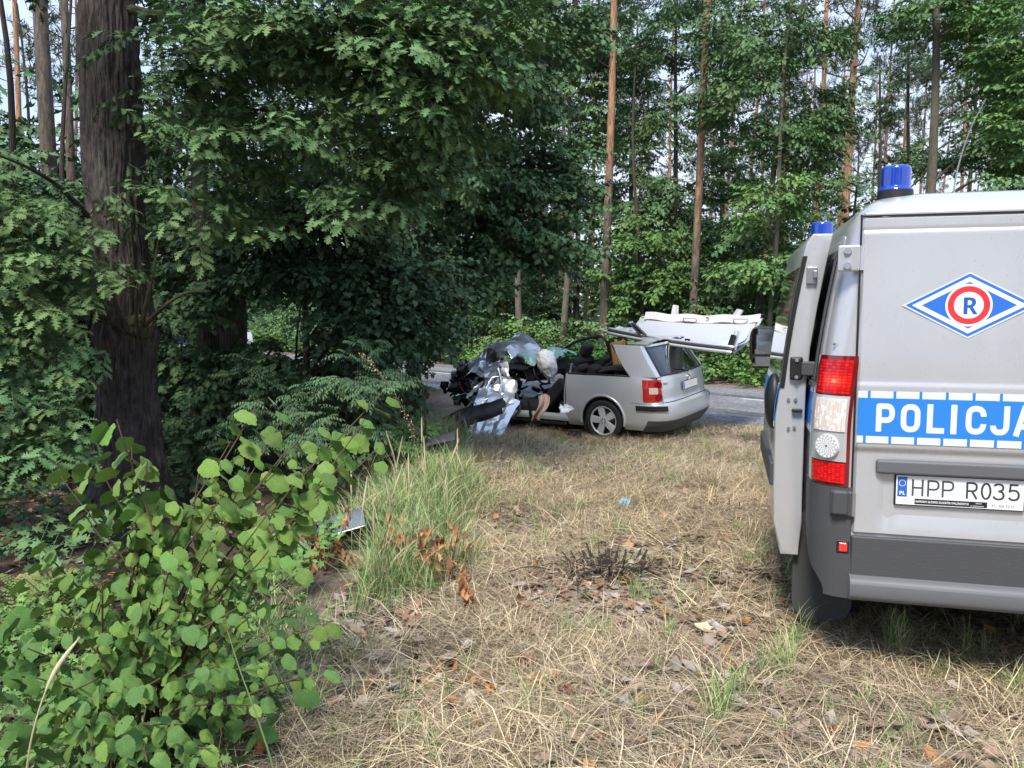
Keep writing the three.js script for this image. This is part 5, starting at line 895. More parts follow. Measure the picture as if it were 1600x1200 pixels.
    for (const y of [0.875, 0.70]) { const a = carSkin(y, 0.370, 0.016), b = carSkin(y, 0.362, 0.016), c = carSkin(y, 0.378, 0.016); part('round_lens', moved(moved(cyl(0.05, 0.054, 0.01, 24), 0, 0, 0, Math.PI / 2), a.x, a.y, a.z, 0, -Math.atan2(c.z - b.z, c.x - b.x), 0), redDeep, l); }
  }
  { // rear pillars
    for (const s of [-1, 1]) {
      const A = [V(s * 0.832, 0.975, 0.44), V(s * 0.805, 0.985, 0.84)], B = [V(s * 0.715, 1.425, 0.10), V(s * 0.70, 1.42, 0.53)];
      part('rear_pillar', sheetGeo(8, 10, (u, v) => { const p = A[0].clone().lerp(A[1], u).lerp(B[0].clone().lerp(B[1], u), v); p.x += s * 0.022 * Math.sin(Math.PI * v); return p; }, s * -0.04, 0.7), carPaint, car);
      part('window_trim', tubeGeo([V(s * 0.828, 0.985, -0.6), V(s * 0.83, 0.99, 0), V(s * 0.828, 0.985, 0.44), V(s * 0.775, 1.2, 0.27), V(s * 0.715, 1.42, 0.10)], 0.014, 6), black, car);
    }
    part('roof_stub', sheetGeo(14, 5, (u, v) => crumple(V(lerp(-0.66, 0.66, u), 1.425 + 0.03 * Math.sin(u * Math.PI), lerp(0.62, 0.30 + 0.1 * Math.sin(u * 9), v)), 0.04, 6, 3), 0.012, 0.4), carPaint, car);
  }
  // floor, sill and torn seams on the open side
  part('floor_pan', moved(rbox(1.6, 0.07, 2.9, 0.02), 0, 0.23, -1.2), grime, car);
  part('sill', sheetGeo(10, 40, (u, v) => { const a = u * Math.PI * 1.3 - 0.6, z = lerp(CUT + 0.02, -2.15, v), sag = 0.05 * smooth(-1.4, -2.15, z); return crumple(V(-0.80 - 0.055 * Math.cos(a), 0.29 - sag + 0.065 * Math.sin(a), z), 0.02 * smooth(-1.2, -2.1, z), 7, 5); }, 0.008, 0.5), carPaint, car);
  part('sill', moved(rbox(0.1, 0.12, 1.7, 0.03), 0.81, 0.28, -1.45), carPaint, car);
  part('sill_cover', moved(rbox(0.10, 0.05, 1.5, 0.02), -0.79, 0.20, -1.4), black, car);
  part('door_jamb', sheetGeo(4, 14, (u, v) => V(-0.83 + 0.12 * u, lerp(0.33, 0.98, v), CUT - 0.02 - 0.03 * Math.sin(v * 4)), 0.02, 0.5), carPaint, car);
  part('belt_stub', sheetGeo(3, 8, (u, v) => V(-0.80 + 0.04 * u, lerp(0.96, 1.13, v), CUT + 0.02 + 0.05 * v), 0.012, 0.5), bareMetal, car);
  // the far side stays: door panel and the upright window frame
  const farDoor = new THREE.Group(); farDoor.name = 'passenger_door'; car.add(farDoor);
  part('door_panel', sheetGeo(10, 24, (u, v) => V(0.80 + 0.04 * Math.sin(u * 3), lerp(0.3, 0.98, u), lerp(CUT, -1.75, v)), 0.05, 0.6), seatCloth, farDoor);
  part('window_frame', tubeGeo(curve([V(0.80, 0.98, -1.95), V(0.79, 1.12, -1.75), V(0.76, 1.30, -1.4), V(0.73, 1.38, -1.05), V(0.72, 1.385, -0.86), V(0.75, 1.2, -0.78), V(0.80, 0.98, -0.75)], 40), 0.025, 8), black, farDoor);
  part('door_glass', sheetGeo(10, 8, (u, v) => { const z = lerp(-1.75, -0.86, u), top = lerp(1.1, 1.37, smooth(0, 0.75, u)), y = lerp(0.98, top, v); return V(0.80 - 0.07 * (y - 0.98) / 0.4, y, z); }, 0.004, 0.6), phys({ color: S(0.7, 0.85, 0.8), transmission: 1, thickness: 0, roughness: 0.02 }), farDoor);
  part('quarter_trim', moved(rbox(0.05, 0.34, 0.14, 0.02), 0.74, 1.17, -0.70, -0.18), black, farDoor);
  part('door_mirror', moved(new THREE.SphereGeometry(1, 16, 12).scale(0.11, 0.085, 0.07), 0.92, 1.03, -1.85), chrome, farDoor);
  // seats
  const seat = (x, z, tilt, y = 0.3, w = 0.5) => { const g = new THREE.Group(); g.name = 'seat'; car.add(g); g.position.set(x, y, z); g.rotation.y = (x < 0 ? 0.06 : -0.05);
    const soft = (a, b, c) => { const q = new RoundedBoxGeometry(a, b, c, 6, Math.min(a, b, c) * 0.42); return q; };
    part('cushion', moved(soft(w, 0.19, 0.54), 0, 0.16, -0.2, 0.12), seatCloth, g); part('backrest', moved(moved(soft(w, 0.68, 0.17), 0, 0.34, 0), 0, 0.2, 0.05, tilt), seatCloth, g); part('headrest', moved(moved(soft(w * 0.56, 0.19, 0.12), 0, 0.80, 0.0), 0, 0.2, 0.05, tilt), seatCloth, g);
    for (const s of [-1, 1]) part('side_bolster', moved(moved(soft(0.11, 0.5, 0.2), s * w * 0.45, 0.3, -0.03), 0, 0.2, 0.05, tilt), seatCloth, g); return g; };
  seat(-0.42, -1.22, 0.75, 0.20); seat(0.38, -1.30, 0.35, 0.26);
  { const g = new THREE.Group(); g.name = 'rear_bench'; car.add(g); part('cushion', moved(new RoundedBoxGeometry(1.35, 0.2, 0.5, 5, 0.08), 0, 0.42, -0.66), seatCloth, g); for (const x of [-0.36, 0.30]) { part('backrest', moved(new RoundedBoxGeometry(0.64, 0.66, 0.16, 5, 0.06), x, 0.78, -0.36, 0.3), seatCloth, g); part('headrest', moved(new RoundedBoxGeometry(0.26, 0.15, 0.11, 5, 0.05), x, 1.13, -0.24, 0.2), seatCloth, g); } }
  part('luggage_cover', sheetGeo(16, 8, (u, v) => crumple(V(lerp(-0.66, 0.66, u), 1.0 + 0.06 * Math.sin(u * 9) * v, lerp(0.6, -0.25, v)), 0.10, 4, 8), 0.02, 0.5), seatCloth, car);
  part('luggage_strut', tubeGeo([V(-0.6, 1.0, -0.3), V(-0.2, 1.12, -0.1), V(0.3, 1.08, 0.1)], 0.02, 7), black, car);
  // seat belt hanging over the sill
  part('seat_belt', sheetGeo(2, 16, (u, v) => V(-0.87 - 0.015 * Math.sin(v * 5) + 0.004 * u, lerp(0.52, 0.10, v), -1.34 + 0.05 * u + 0.03 * Math.sin(v * 3)), 0.003, null), black, car);
  // dashboard, wheel, airbag
  part('dashboard', sheetGeo(26, 14, (u, v) => { const a = v * Math.PI * 1.1; return crumple(V(lerp(-0.68, 0.72, u), 0.80 + 0.16 * Math.sin(a) + 0.03 * u, -1.72 - 0.22 * Math.cos(a)), 0.09, 4, 11); }, 0.02, 0.5), grime, car);
  part('dash_top', sheetGeo(18, 10, (u, v) => crumple(V(lerp(-0.72, -0.1, u), 0.97 + 0.06 * Math.sin(u * 3), lerp(-1.50, -2.0, v)), 0.08, 5, 23), 0.014, 0.4), std({ color: S(0.03, 0.032, 0.036), roughness: 0.5, side: THREE.DoubleSide }), car);
  part('steering_wheel', moved(new THREE.TorusGeometry(0.18, 0.017, 10, 36), -0.36, 0.88, -1.40, -0.5), black, car);
  { const g = new THREE.SphereGeometry(1, 48, 36), P = g.attributes.position; for (let i = 0; i < P.count; i++) { const v = V(P.getX(i), P.getY(i), P.getZ(i)), k = 1 + 0.30 * (fbm(v.x * 2.2 + 3, v.y * 2.2, v.z * 2.2, 3) - 0.5) - 0.10 * Math.pow(1 - Math.abs(2 * noise3(v.x * 3.5, v.y * 2.5 + 4, v.z * 3.5) - 1), 5); const q = v.multiplyScalar(k); P.setXYZ(i, q.x * 0.20 - 0.03 * q.y, q.y * 0.26 * (q.y > 0 ? 0.95 : 1.05), q.z * (0.15 + 0.03 * q.y)); } g.computeVertexNormals(); part('airbag', moved(g, -0.40, 1.06, -1.26, -0.25, 0.2, 0.12), cloth([0.92, 0.90, 0.85]), car, 'deflated white steering wheel airbag'); }
  // shattered windscreen laminate
  part('windscreen', sheetGeo(40, 24, (u, v) => crumple(V(lerp(-0.55, 0.62, u) , 1.02 + 0.10 * Math.sin(v * 3.1) + 0.05 * Math.sin(u * 11) + 0.06 * u, lerp(-1.48, -2.02, v) + 0.1 * u), 0.13, 5.2, 31), 0.006, 0.3), std({ color: S(0.30, 0.50, 0.50), roughness: 0.3, side: THREE.DoubleSide }), car, 'crumpled teal windscreen glass');
  // folded bonnet
  part('bonnet', sheetGeo(18, 16, (u, v) => {
    const x = lerp(-0.48, 0.40, u), th = lerp(-0.55, 2.65, v), R = 0.43 - 0.04 * Math.cos(u * 5); let y = 0.93 + R * Math.sin(th) - 0.08 * (2 * u - 1) ** 2 + 0.05 * u, z = -2.30 - 0.40 * Math.cos(th) + 0.08 * Math.sin(u * 3.1);
    y -= 0.12 * smooth(0.6, 1, v); return crumple(crumple(V(x, y, z), 0.19, 2.2, 41), 0.05, 6.5, 43);
  }, 0.008, 0.3), phys({ color: S(0.60, 0.62, 0.66), metalness: 0.6, roughness: 0.28, clearcoat: 0.6, clearcoatRoughness: 0.1 }), car, 'bonnet buckled upwards in folds');
  part('bonnet_edge', sheetGeo(26, 8, (u, v) => crumple(V(lerp(-0.70, -0.52, v), lerp(0.80, 1.04, v) + 0.05 * Math.sin(u * 8), lerp(-2.75, -1.95, u)), 0.14, 5, 47), 0.006, 0.3), bareMetal, car);
  // crushed engine bay: many separate dark lumps, hoses and bent sheets
  const r = rng(717);
  { const g = new THREE.IcosahedronGeometry(0.5, 5), P = g.attributes.position; for (let i = 0; i < P.count; i++) { const v = V(P.getX(i), P.getY(i), P.getZ(i)), k = 1 + 0.7 * (fbm(v.x * 5, v.y * 5, v.z * 5, 4) - 0.5) - 0.22 * Math.pow(1 - Math.abs(2 * noise3(v.x * 9, v.y * 9, v.z * 9) - 1), 3); P.setXYZ(i, v.x * k * 1.3, v.y * k * 0.86, v.z * k * 1.05); } part('engine', moved(toCreasedNormals(g, 0.25), 0.0, 0.60, -2.92), grime, car); }
  for (let k = 0; k < 46; k++) { const w = 0.05 + r() * 0.17, h = 0.04 + r() * 0.13, d = 0.05 + r() * 0.2, x = -0.75 + r() * 1.4, z = -3.45 + r() * 1.4, y = 0.22 + r() * (0.80 - 0.2 * Math.abs(z + 2.8)), g = k % 3 === 0 ? cyl(w * 0.45, w * 0.5, d, 12) : rbox(w, h, d, 0.012); part('engine_part', moved(g, x, y, z, r() * 3, r() * 3, r() * 3), [grime, black, grime, plastic, grime, steel, black][k % 7], car); }
  for (let k = 0; k < 16; k++) { const p = V(-0.7 + r() * 1.3, 0.3 + r() * 0.55, -3.2 + r() * 1.3), pts = [p]; for (let q = 0; q < 3; q++) pts.push(pts.at(-1).clone().add(V((r() - 0.5) * 0.4, (r() - 0.5) * 0.35, (r() - 0.5) * 0.4))); part('hose', tubeGeo(curve(pts, 16), 0.010 + r() * 0.013, 7), k === 4 || k === 9 ? std({ color: S(0.16, 0.03, 0.03), roughness: 0.6 }) : k % 5 === 3 ? steel : black, car); }
  // torn inner wings and pillar pieces: bright bent sheet metal
  for (let k = 0; k < 30; k++) { const L = 0.18 + r() * 0.40, w = 0.05 + r() * 0.16, ang = r() * 6.28, el = (r() - 0.25) * 1.6, c = k < 16 ? V(-0.86 + r() * 0.46, 0.34 + r() * 0.58, -2.72 + r() * 0.9) : V(-0.95 + r() * 0.5, 0.16 + r() * 0.5, -3.0 + r() * 0.9), dir = V(Math.cos(ang) * Math.cos(el), Math.sin(el), Math.sin(ang) * Math.cos(el)), sd = new THREE.Vector3().crossVectors(dir, V(r() - 0.5, 1, r() - 0.5)).normalize(); part('torn_metal', sheetGeo(4, 12, (u, v) => crumple(c.clone().addScaledVector(dir, (v - 0.5) * L).addScaledVector(sd, (u - 0.5) * w * (1 - 0.4 * v)), 0.09, 6, k * 3), 0.005, 0.3), k % 5 === 3 ? grime : bareMetal, car); }
  car.updateMatrixWorld(true); const inv = car.matrixWorld.clone().invert(), C = (x, y, d) => pix(x, y, d).applyMatrix4(inv);
  [[[762, 628, 11.9], [800, 640, 11.7], [772, 590, 12.2], [806, 600, 12.0]], [[742, 640, 11.7], [772, 650, 11.5], [756, 604, 12.0], [782, 612, 11.8]], [[788, 606, 12.1], [803, 610, 12.0], [776, 572, 12.3], [790, 570, 12.3]]].forEach(([a, b, c, d], i) => { const A = C(...a), B = C(...b), E = C(...c), D = C(...d); part('inner_wing', sheetGeo(7, 9, (u, v) => crumple(A.clone().lerp(B, u).lerp(E.clone().lerp(D, u), v), 0.10, 5, 60 + i), 0.006, 0.2), bareMetal, car); });
  [[[775, 628, 11.8], [783, 600, 11.9], [778, 575, 12.0]], [[800, 655, 11.6], [812, 640, 11.7], [806, 615, 11.9]], [[757, 612, 11.9], [770, 590, 12.0], [786, 590, 12.0]]].forEach((pts, i) => part('strut', tubeGeo(curve(pts.map(p => C(...p)), 10), 0.022, 7), i === 1 ? black : chrome, car));
  part('crossmember', tubeGeo(curve([V(-0.86, 0.34, -2.0), V(-0.9, 0.30, -2.3), V(-0.75, 0.42, -2.5), V(-0.5, 0.5, -2.6)], 16), 0.035, 8), bareMetal, car);
  part('pedal_box', moved(rbox(0.3, 0.4, 0.2, 0.03), -0.45, 0.55, -2.1, 0.3), grime, car);
}
{ // the torn off driver's door: pale inner shell, speaker, black trim
  const o = pix(756, 697, 11.25), L = v => v.sub(o), d = thing('torn_car_door', 'torn off silver car door leaning on the crushed front, speaker showing', 'car door', [o.x, o.y, o.z]);
  const BL = L(pix(728, 684, 11.05)), BR = L(pix(776, 697, 11.0)), TL = L(pix(748, 606, 11.75)), TR = L(pix(812, 628, 11.6));
  const at = (u, v) => BL.clone().lerp(BR, u).lerp(TL.clone().lerp(TR, u), v);
  const N = new THREE.Vector3().crossVectors(BR.clone().sub(BL), TL.clone().sub(BL)).normalize();
  part('inner_shell', sheetGeo(14, 18, (u, v) => { const p = at(u, v); const rib = 0.02 * Math.sin(clamp((u - 0.72) / 0.2) * Math.PI) + 0.012 * Math.sin(clamp((u - 0.9) / 0.1) * Math.PI), hole = -0.025 * smooth(0.25, 0.3, u) * smooth(0.72, 0.67, u) * smooth(0.12, 0.2, v) * smooth(0.5, 0.42, v); p.addScaledVector(N, rib + hole); return crumple(p, 0.03 + 0.05 * smooth(0.35, 0, v), 7, 5); }, 0.02, 0.16), bareMetal, d);
  const sp = at(0.62, 0.82).addScaledVector(N, 0.025), q = new THREE.Quaternion().setFromUnitVectors(V(0, 1, 0), N);
  const speaker = new THREE.Group(); speaker.name = 'speaker'; speaker.position.copy(sp); speaker.quaternion.copy(q); d.add(speaker);
  part('speaker_ring', new THREE.TorusGeometry(0.062, 0.016, 10, 30).rotateX(Math.PI / 2), black, speaker); part('speaker_cone', cyl(0.06, 0.03, 0.02, 24), grime, speaker); part('speaker_cap', new THREE.SphereGeometry(0.02, 14, 10).scale(1, 0.6, 1).translate(0, 0.016, 0), chrome, speaker);
  const trimA = L(pix(690, 668, 10.85)), trimB = L(pix(784, 634, 11.1));
  part('trim_panel', sheetGeo(8, 30, (u, v) => { const p = trimA.clone().lerp(trimB, v), a = (u - 0.5) * 2, w = 0.14 - 0.04 * v; p.y += a * w * (0.8 + 0.2 * v) + 0.015 * Math.sin(v * 6); p.addScaledVector(V(-0.1, 0.1, 1), 0.05 - 0.05 * a * a - 0.06 * a); return crumple(p, 0.035, 5, 9); }, 0.025, 0.2), black, d);
  part('door_handle', tubeGeo(curve([L(pix(727, 640, 11.4)), L(pix(738, 628, 11.35)), L(pix(745, 634, 11.3)), L(pix(737, 650, 11.3)), L(pix(728, 652, 11.35))], 18), 0.012, 7), chrome, d);
  part('door_stay', tubeGeo([L(pix(752, 686, 11.1)), L(pix(768, 683, 11.1)), L(pix(776, 686, 11.15))], 0.012, 7), black, d);
  part('lower_cover', sheetGeo(10, 14, (u, v) => crumple(L(pix(lerp(712, 745, v), lerp(655, 690, u), 11.45)), 0.06, 6, 15), 0.02, 0.4), grime, d);
}
{ // the cut off roof, lining upwards, laid on the tail
  const A = V(1.53, 1.37, -12.6), B = V(3.21, 1.12, -11.4), C = V(3.89, 1.55, -12.3), D = V(2.2, 1.58, -13.53), o = A.clone().add(B).add(C).add(D).multiplyScalar(0.25), L = v => v.clone().sub(o);
  const roof = thing('cut_roof', 'silver car roof cut off and laid upside down over the tail', 'car roof', [o.x, o.y, o.z]);
  const N = new THREE.Vector3().crossVectors(B.clone().sub(A), D.clone().sub(A)).normalize(); if (N.y < 0) N.negate();
  const at = (u, v, h = 0) => { const p = L(A).lerp(L(B), u).lerp(L(D).lerp(L(C), u), v); p.addScaledVector(N, h - 0.10 * Math.sin(Math.PI * v) * 0.9 - 0.03 * Math.sin(Math.PI * u)); return p; };
  part('roof_skin', sheetGeo(40, 24, (u, v) => at(lerp(-0.02, 0.965, u), v, -0.03 + 0.05 * smooth(0.06, 0, v) + 0.05 * smooth(0.94, 1, v)), 0.012, 0.6), carPaint, roof);
  part('headlining', sheetGeo(40, 24, (u, v) => { const p = at(lerp(0.05, 0.94, u), lerp(0.06, 0.94, v), 0.004); return crumple(p, 0.006, 3, 4); }, 0.012, 0.6), liner, roof);
  const dirX = L(B).sub(L(A)).normalize(), dirY = L(D).sub(L(A)).normalize();
  const rail = (v, name, r, h, m) => part(name, tubeGeo(Array.from({ length: 26 }, (_, i) => at(lerp(-0.01, 0.965, i / 25), v, h)), r, 8), m, roof);
  rail(0.0, 'drip_rail', 0.030, 0.02, black); rail(0.024, 'door_seal', 0.024, 0.055, bareMetal); rail(-0.022, 'drip_rail', 0.026, -0.014, carPaint); rail(1.0, 'drip_rail', 0.02, 0.02, carPaint);
  const far = sheetGeo(40, 4, (u, v) => at(lerp(0.03, 0.965, u), 0.94, 0.02).addScaledVector(dirY, 0.06 * v).addScaledVector(V(0, 1, 0), 0.11 * v + 0.012 * Math.sin(u * 20)), 0.01, 0.5); part('side_lining', far, std({ color: S(0.56, 0.55, 0.56), roughness: 0.85, side: THREE.DoubleSide }), roof);
  const stub = (u, v, up, w, out, m, lean = 0) => { const p = at(u, v, 0.02), top = p.clone().addScaledVector(V(0, 1, 0), up).addScaledVector(dirX, lean).addScaledVector(dirY, out); part('pillar_stub', sheetGeo(4, 10, (a, b) => p.clone().lerp(top, b).addScaledVector(dirX, (a - 0.5) * lerp(w, w * 0.6, b)).addScaledVector(dirY, 0.02 * Math.sin(a * 3.1)), 0.03, 0.5), m, roof); };
  stub(0.30, 0.0, 0.20, 0.11, -0.05, black, -0.22); stub(0.29, 0.02, 0.215, 0.05, -0.04, bareMetal, -0.235); stub(0.63, 0.0, 0.08, 0.06, 0, black, 0.0); stub(0.67, 0.0, 0.05, 0.04, 0, bareMetal, 0.02); stub(0.955, 0.02, 0.25, 0.09, 0.08, bareMetal, 0.05); stub(0.94, 0.0, 0.20, 0.05, 0.06, black, 0.04);
  stub(0.27, 1.0, 0.22, 0.12, 0.05, std({ color: S(0.56, 0.55, 0.56), roughness: 0.85, side: THREE.DoubleSide }), 0.0); stub(0.75, 1.0, 0.17, 0.13, 0.03, std({ color: S(0.56, 0.55, 0.56), roughness: 0.85, side: THREE.DoubleSide }), 0.1);
  for (const u of [0.42, 0.82]) part('grab_handle', tubeGeo(curve([at(u - 0.055, 0.95, 0.07), at(u - 0.04, 0.91, 0.10), at(u + 0.04, 0.91, 0.10), at(u + 0.055, 0.95, 0.07)], 16), 0.011, 7), liner, roof);
  part('coat_hook', moved(rbox(0.05, 0.02, 0.02, 0.005), ...at(0.56, 0.95, 0.09).toArray()), black, roof);
  part('torn_edge', sheetGeo(20, 6, (u, v) => crumple(at(0.955 + 0.025 * v, u, 0.02 + 0.03 * v), 0.05, 6, 17), 0.008, 0.3), carPaint, roof);
  part('torn_film', sheetGeo(14, 8, (u, v) => crumple(at(lerp(0.82, 0.955, v), lerp(0.1, 0.5, u), 0.03), 0.08, 7, 19), 0.003, 0.3), std({ color: S(0.42, 0.62, 0.74), roughness: 0.35, side: THREE.DoubleSide }), roof);
  part('torn_edge', sheetGeo(12, 16, (u, v) => crumple(at(lerp(-0.10, 0.03, u), lerp(0.0, 0.6, v) , 0.01), 0.04, 6, 27), 0.006, 0.3), carPaint, roof);
}
// things lying in and on the wreck
const inCar = (x, y, z) => { const g = scene.children.find(c => c.name === 'wrecked_car'); g.updateMatrixWorld(true); return V(x, y, z).applyMatrix4(g.matrixWorld); };
{ const p = inCar(-0.28, 0.98, -0.02), b = thing('wooden_board', 'brown wooden board standing in the car boot', 'board', [p.x, p.y, p.z]); b.rotation.set(0, CAR_T - 0.5, 0, 'YXZ'); const grain = texture(256, (x, y) => { const n = tile(x, y, 4, 3, 2), g = tile(x * 1, y, 64, 5, 2), v = 0.5 + 0.2 * Math.sin((x * 14 + n * 5) * 3) * 0.4 + 0.2 * (g - 0.5); return [v * 1.25, v * 0.92, v * 0.52]; }); part('board', moved(rbox(0.26, 0.50, 0.03, 0.004), 0, 0.20, 0, -0.05, 0, 0.16), std({ map: grain, roughness: 0.7 }), b); part('offcut', moved(rbox(0.20, 0.30, 0.025, 0.004), 0.20, 0.14, -0.04, -0.25, 0.3, -0.12), std({ map: grain, roughness: 0.7 }), b); }
const drape = (name, label, cat, p, w, h, fn, mat, nu = 20, nv = 26) => { const t = thing(name, label, cat, [p.x, p.y, p.z]); part('fabric', sheetGeo(nu, nv, (u, v) => fn((u - 0.5) * w, v * h, u, v), 0.006, 0.9), mat, t); return t; };
drape('pink_cloth', 'pale pink cloth hanging over the front seat', 'cloth', pix(850, 619, 11.75), 0.16, 0.36, (x, y, u, v) => V(x * (1 - 0.25 * v) + 0.03 * Math.sin(v * 5) - 0.10 * v, -y + 0.03 * Math.sin(u * 3), 0.05 * Math.sin(u * 7 + v * 2) + 0.05 * Math.sin(v * 3)), cloth([0.62, 0.44, 0.36]));
drape('white_towel', 'crumpled white cloth lying on the door sill', 'cloth', pix(881, 634, 11.85), 0.2, 0.2, (x, y, u, v) => crumple(V(x, -0.6 * y, 0.16 * v + 0.05 * Math.sin(u * 8)), 0.10, 8, 3), cloth([0.78, 0.77, 0.82]));
{ const p = onGround(893, 686), b = thing('black_pouch', 'small black pouch on the straw below the car sill', 'pouch', [p.x, p.y, p.z]); part('pouch', moved(rbox(0.2, 0.12, 0.12, 0.03, 4), 0.05, 0.06, 0), black, b); part('flap', moved(rbox(0.14, 0.02, 0.13, 0.006, 2), 0.05, 0.125, 0.004), seatCloth, b); part('red_tag', moved(rbox(0.03, 0.08, 0.01, 0.003), -0.06, 0.05, 0.03, 0, 0, 0.4), std({ color: S(0.35, 0.03, 0.03), roughness: 0.6 }), b); }
{ const p = onGround(650, 742), b = thing('bumper_fragment', 'dark plastic bumper piece half hidden in tall grass by the ash seedling', 'car part', [p.x, p.y + 0.03, p.z]); part('shell', sheetGeo(18, 8, (u, v) => crumple(V((u - 0.5) * 0.75, 0.14 * Math.sin(v * 2.6) + 0.25 * u, (v - 0.5) * 0.3 - 0.35 * u), 0.07, 4, 6), 0.008, 0.5), plastic, b); }
{ const p = onGround(524, 862), b = thing('trim_panel', 'long grey blue car trim panel lying at the edge of the grass', 'car part', [p.x, p.y + 0.10, p.z]); b.rotation.set(0.25, 0.25, 0.14); part('panel', sheetGeo(30, 8, (u, v) => V((u - 0.5) * 0.46, 0.05 + 0.035 * Math.sin(v * 2.4) + 0.02 * Math.sin(u * 4) + 0.08 * u, 0.16 - v * 0.22 - 0.03 * u), 0.006, 0.5), phys({ color: S(0.14, 0.17, 0.20), roughness: 0.25, clearcoat: 0.6 }), b); part('edge_strip', tubeGeo(Array.from({ length: 14 }, (_, i) => { const u = i / 13; return V((u - 0.5) * 0.46, 0.048 + 0.02 * Math.sin(u * 4) + 0.08 * u, 0.165 - 0.03 * u); }), 0.007, 6), chrome, b); part('underside', moved(rbox(0.40, 0.04, 0.10, 0.01), 0, 0.04, 0.08, 0, 0, 0.17), black, b); }
{ // a vehicle on the road, glimpsed through the leaves
  const c = roadPoint(24.5, 1.5), b = thing('parked_car', 'white car with orange and blue bands on the road, glimpsed through the leaves', 'car', [c.x, ROAD_Y + 0.03, c.z]); b.rotation.y = Math.atan2(RU[0], RU[1]) + Math.PI;
  const white = phys({ color: S(0.66, 0.69, 0.74), roughness: 0.3, clearcoat: 0.6 }), ext = (pts, w) => { const s = new THREE.Shape(pts.map(([x, y]) => new THREE.Vector2(x, y))), g = new THREE.ExtrudeGeometry(s, { depth: w, bevelEnabled: true, bevelSize: 0.05, bevelThickness: 0.06, bevelSegments: 3 }); g.translate(0, 0, -w / 2); g.rotateY(Math.PI / 2); return g; };
  part('body', ext([[-2.1, 0.32], [2.1, 0.32], [2.14, 0.7], [1.9, 0.86], [0.95, 0.92], [-2.05, 0.95], [-2.16, 0.6]], 1.6), white, b);
  part('cabin', ext([[-1.95, 0.93], [1.0, 0.93], [0.35, 1.38], [-1.4, 1.40]], 1.32), darkGlass, b);
  part('roof', moved(rbox(1.36, 0.05, 1.75, 0.02), 0, 1.45, 0.52), white, b);
  for (const x of [-1, 1]) { part('side_band', moved(rbox(0.02, 0.16, 3.9, 0.004), x * 0.868, 0.76, 0), std({ color: S(0.65, 0.16, 0.04), roughness: 0.4 }), b); part('side_band', moved(rbox(0.02, 0.12, 3.9, 0.004), x * 0.868, 0.58, 0), std({ color: S(0.03, 0.12, 0.55), roughness: 0.4 }), b); for (const z of [-1.3, 1.3]) { const w = part('wheel', moved(cyl(0.31, 0.31, 0.2, 24), x * 0.8, 0.31, z, 0, 0, Math.PI / 2), rubber, b); part('hub_cap', moved(cyl(0.19, 0.19, 0.02, 20), x * 0.905, 0.31, z, 0, 0, Math.PI / 2), steel, w); } }
}
// ------------------------------------------------------------------ hazel in the foreground
const hazelTex = texture(256, (x, y) => { const v = Math.abs(y - 0.5), mid = Math.exp(-((v / 0.012) ** 2)), k = (x - v * 1.1) * 8.5, side = Math.exp(-(((k - Math.round(k)) / 0.07) ** 2)) * (v > 0.01 ? 1 : 0), n = tile(x, y, 16, 3, 3), c = 0.82 + 0.16 * n + 0.07 * Math.max(mid, side * 0.45); return [c, c, c * 0.95]; });
const hazelMats = [[0.15, 0.29, 0.07], [0.115, 0.24, 0.07], [0.20, 0.34, 0.07], [0.135, 0.275, 0.08]].map(c => phys({ color: S(...c), map: hazelTex, roughness: 0.75, transmission: 0.25, thickness: 0, side: THREE.DoubleSide, specularIntensity: 0.5 }));
const yellowLeaf = phys({ color: S(0.42, 0.40, 0.08), map: hazelTex, roughness: 0.8, side: THREE.DoubleSide });
const stick = (c) => std({ color: S(...c), roughness: 0.9 });
function oneLeaf(seed, prof = PROF.hazel, ratio = 1) { const r = rng(seed), B = new Leaves(); B.leaf(new THREE.Matrix4(), prof, 1, ratio, (r() - 0.3) * 0.5, 0.12 + r() * 0.35); const g = B.build(), P = g.attributes.position; for (let i = 0; i < P.count; i++) P.setY(i, P.getY(i) + 0.05 * Math.sin(P.getX(i) * 9 + seed) * Math.abs(P.getZ(i)) * 2); g.computeVertexNormals(); return g; }
const hazelGeo = [1, 2, 3, 4, 5].map(k => oneLeaf(k * 7 + 1, PROF.hazel, [0.84, 0.74, 0.9, 0.68, 0.8][k - 1]));
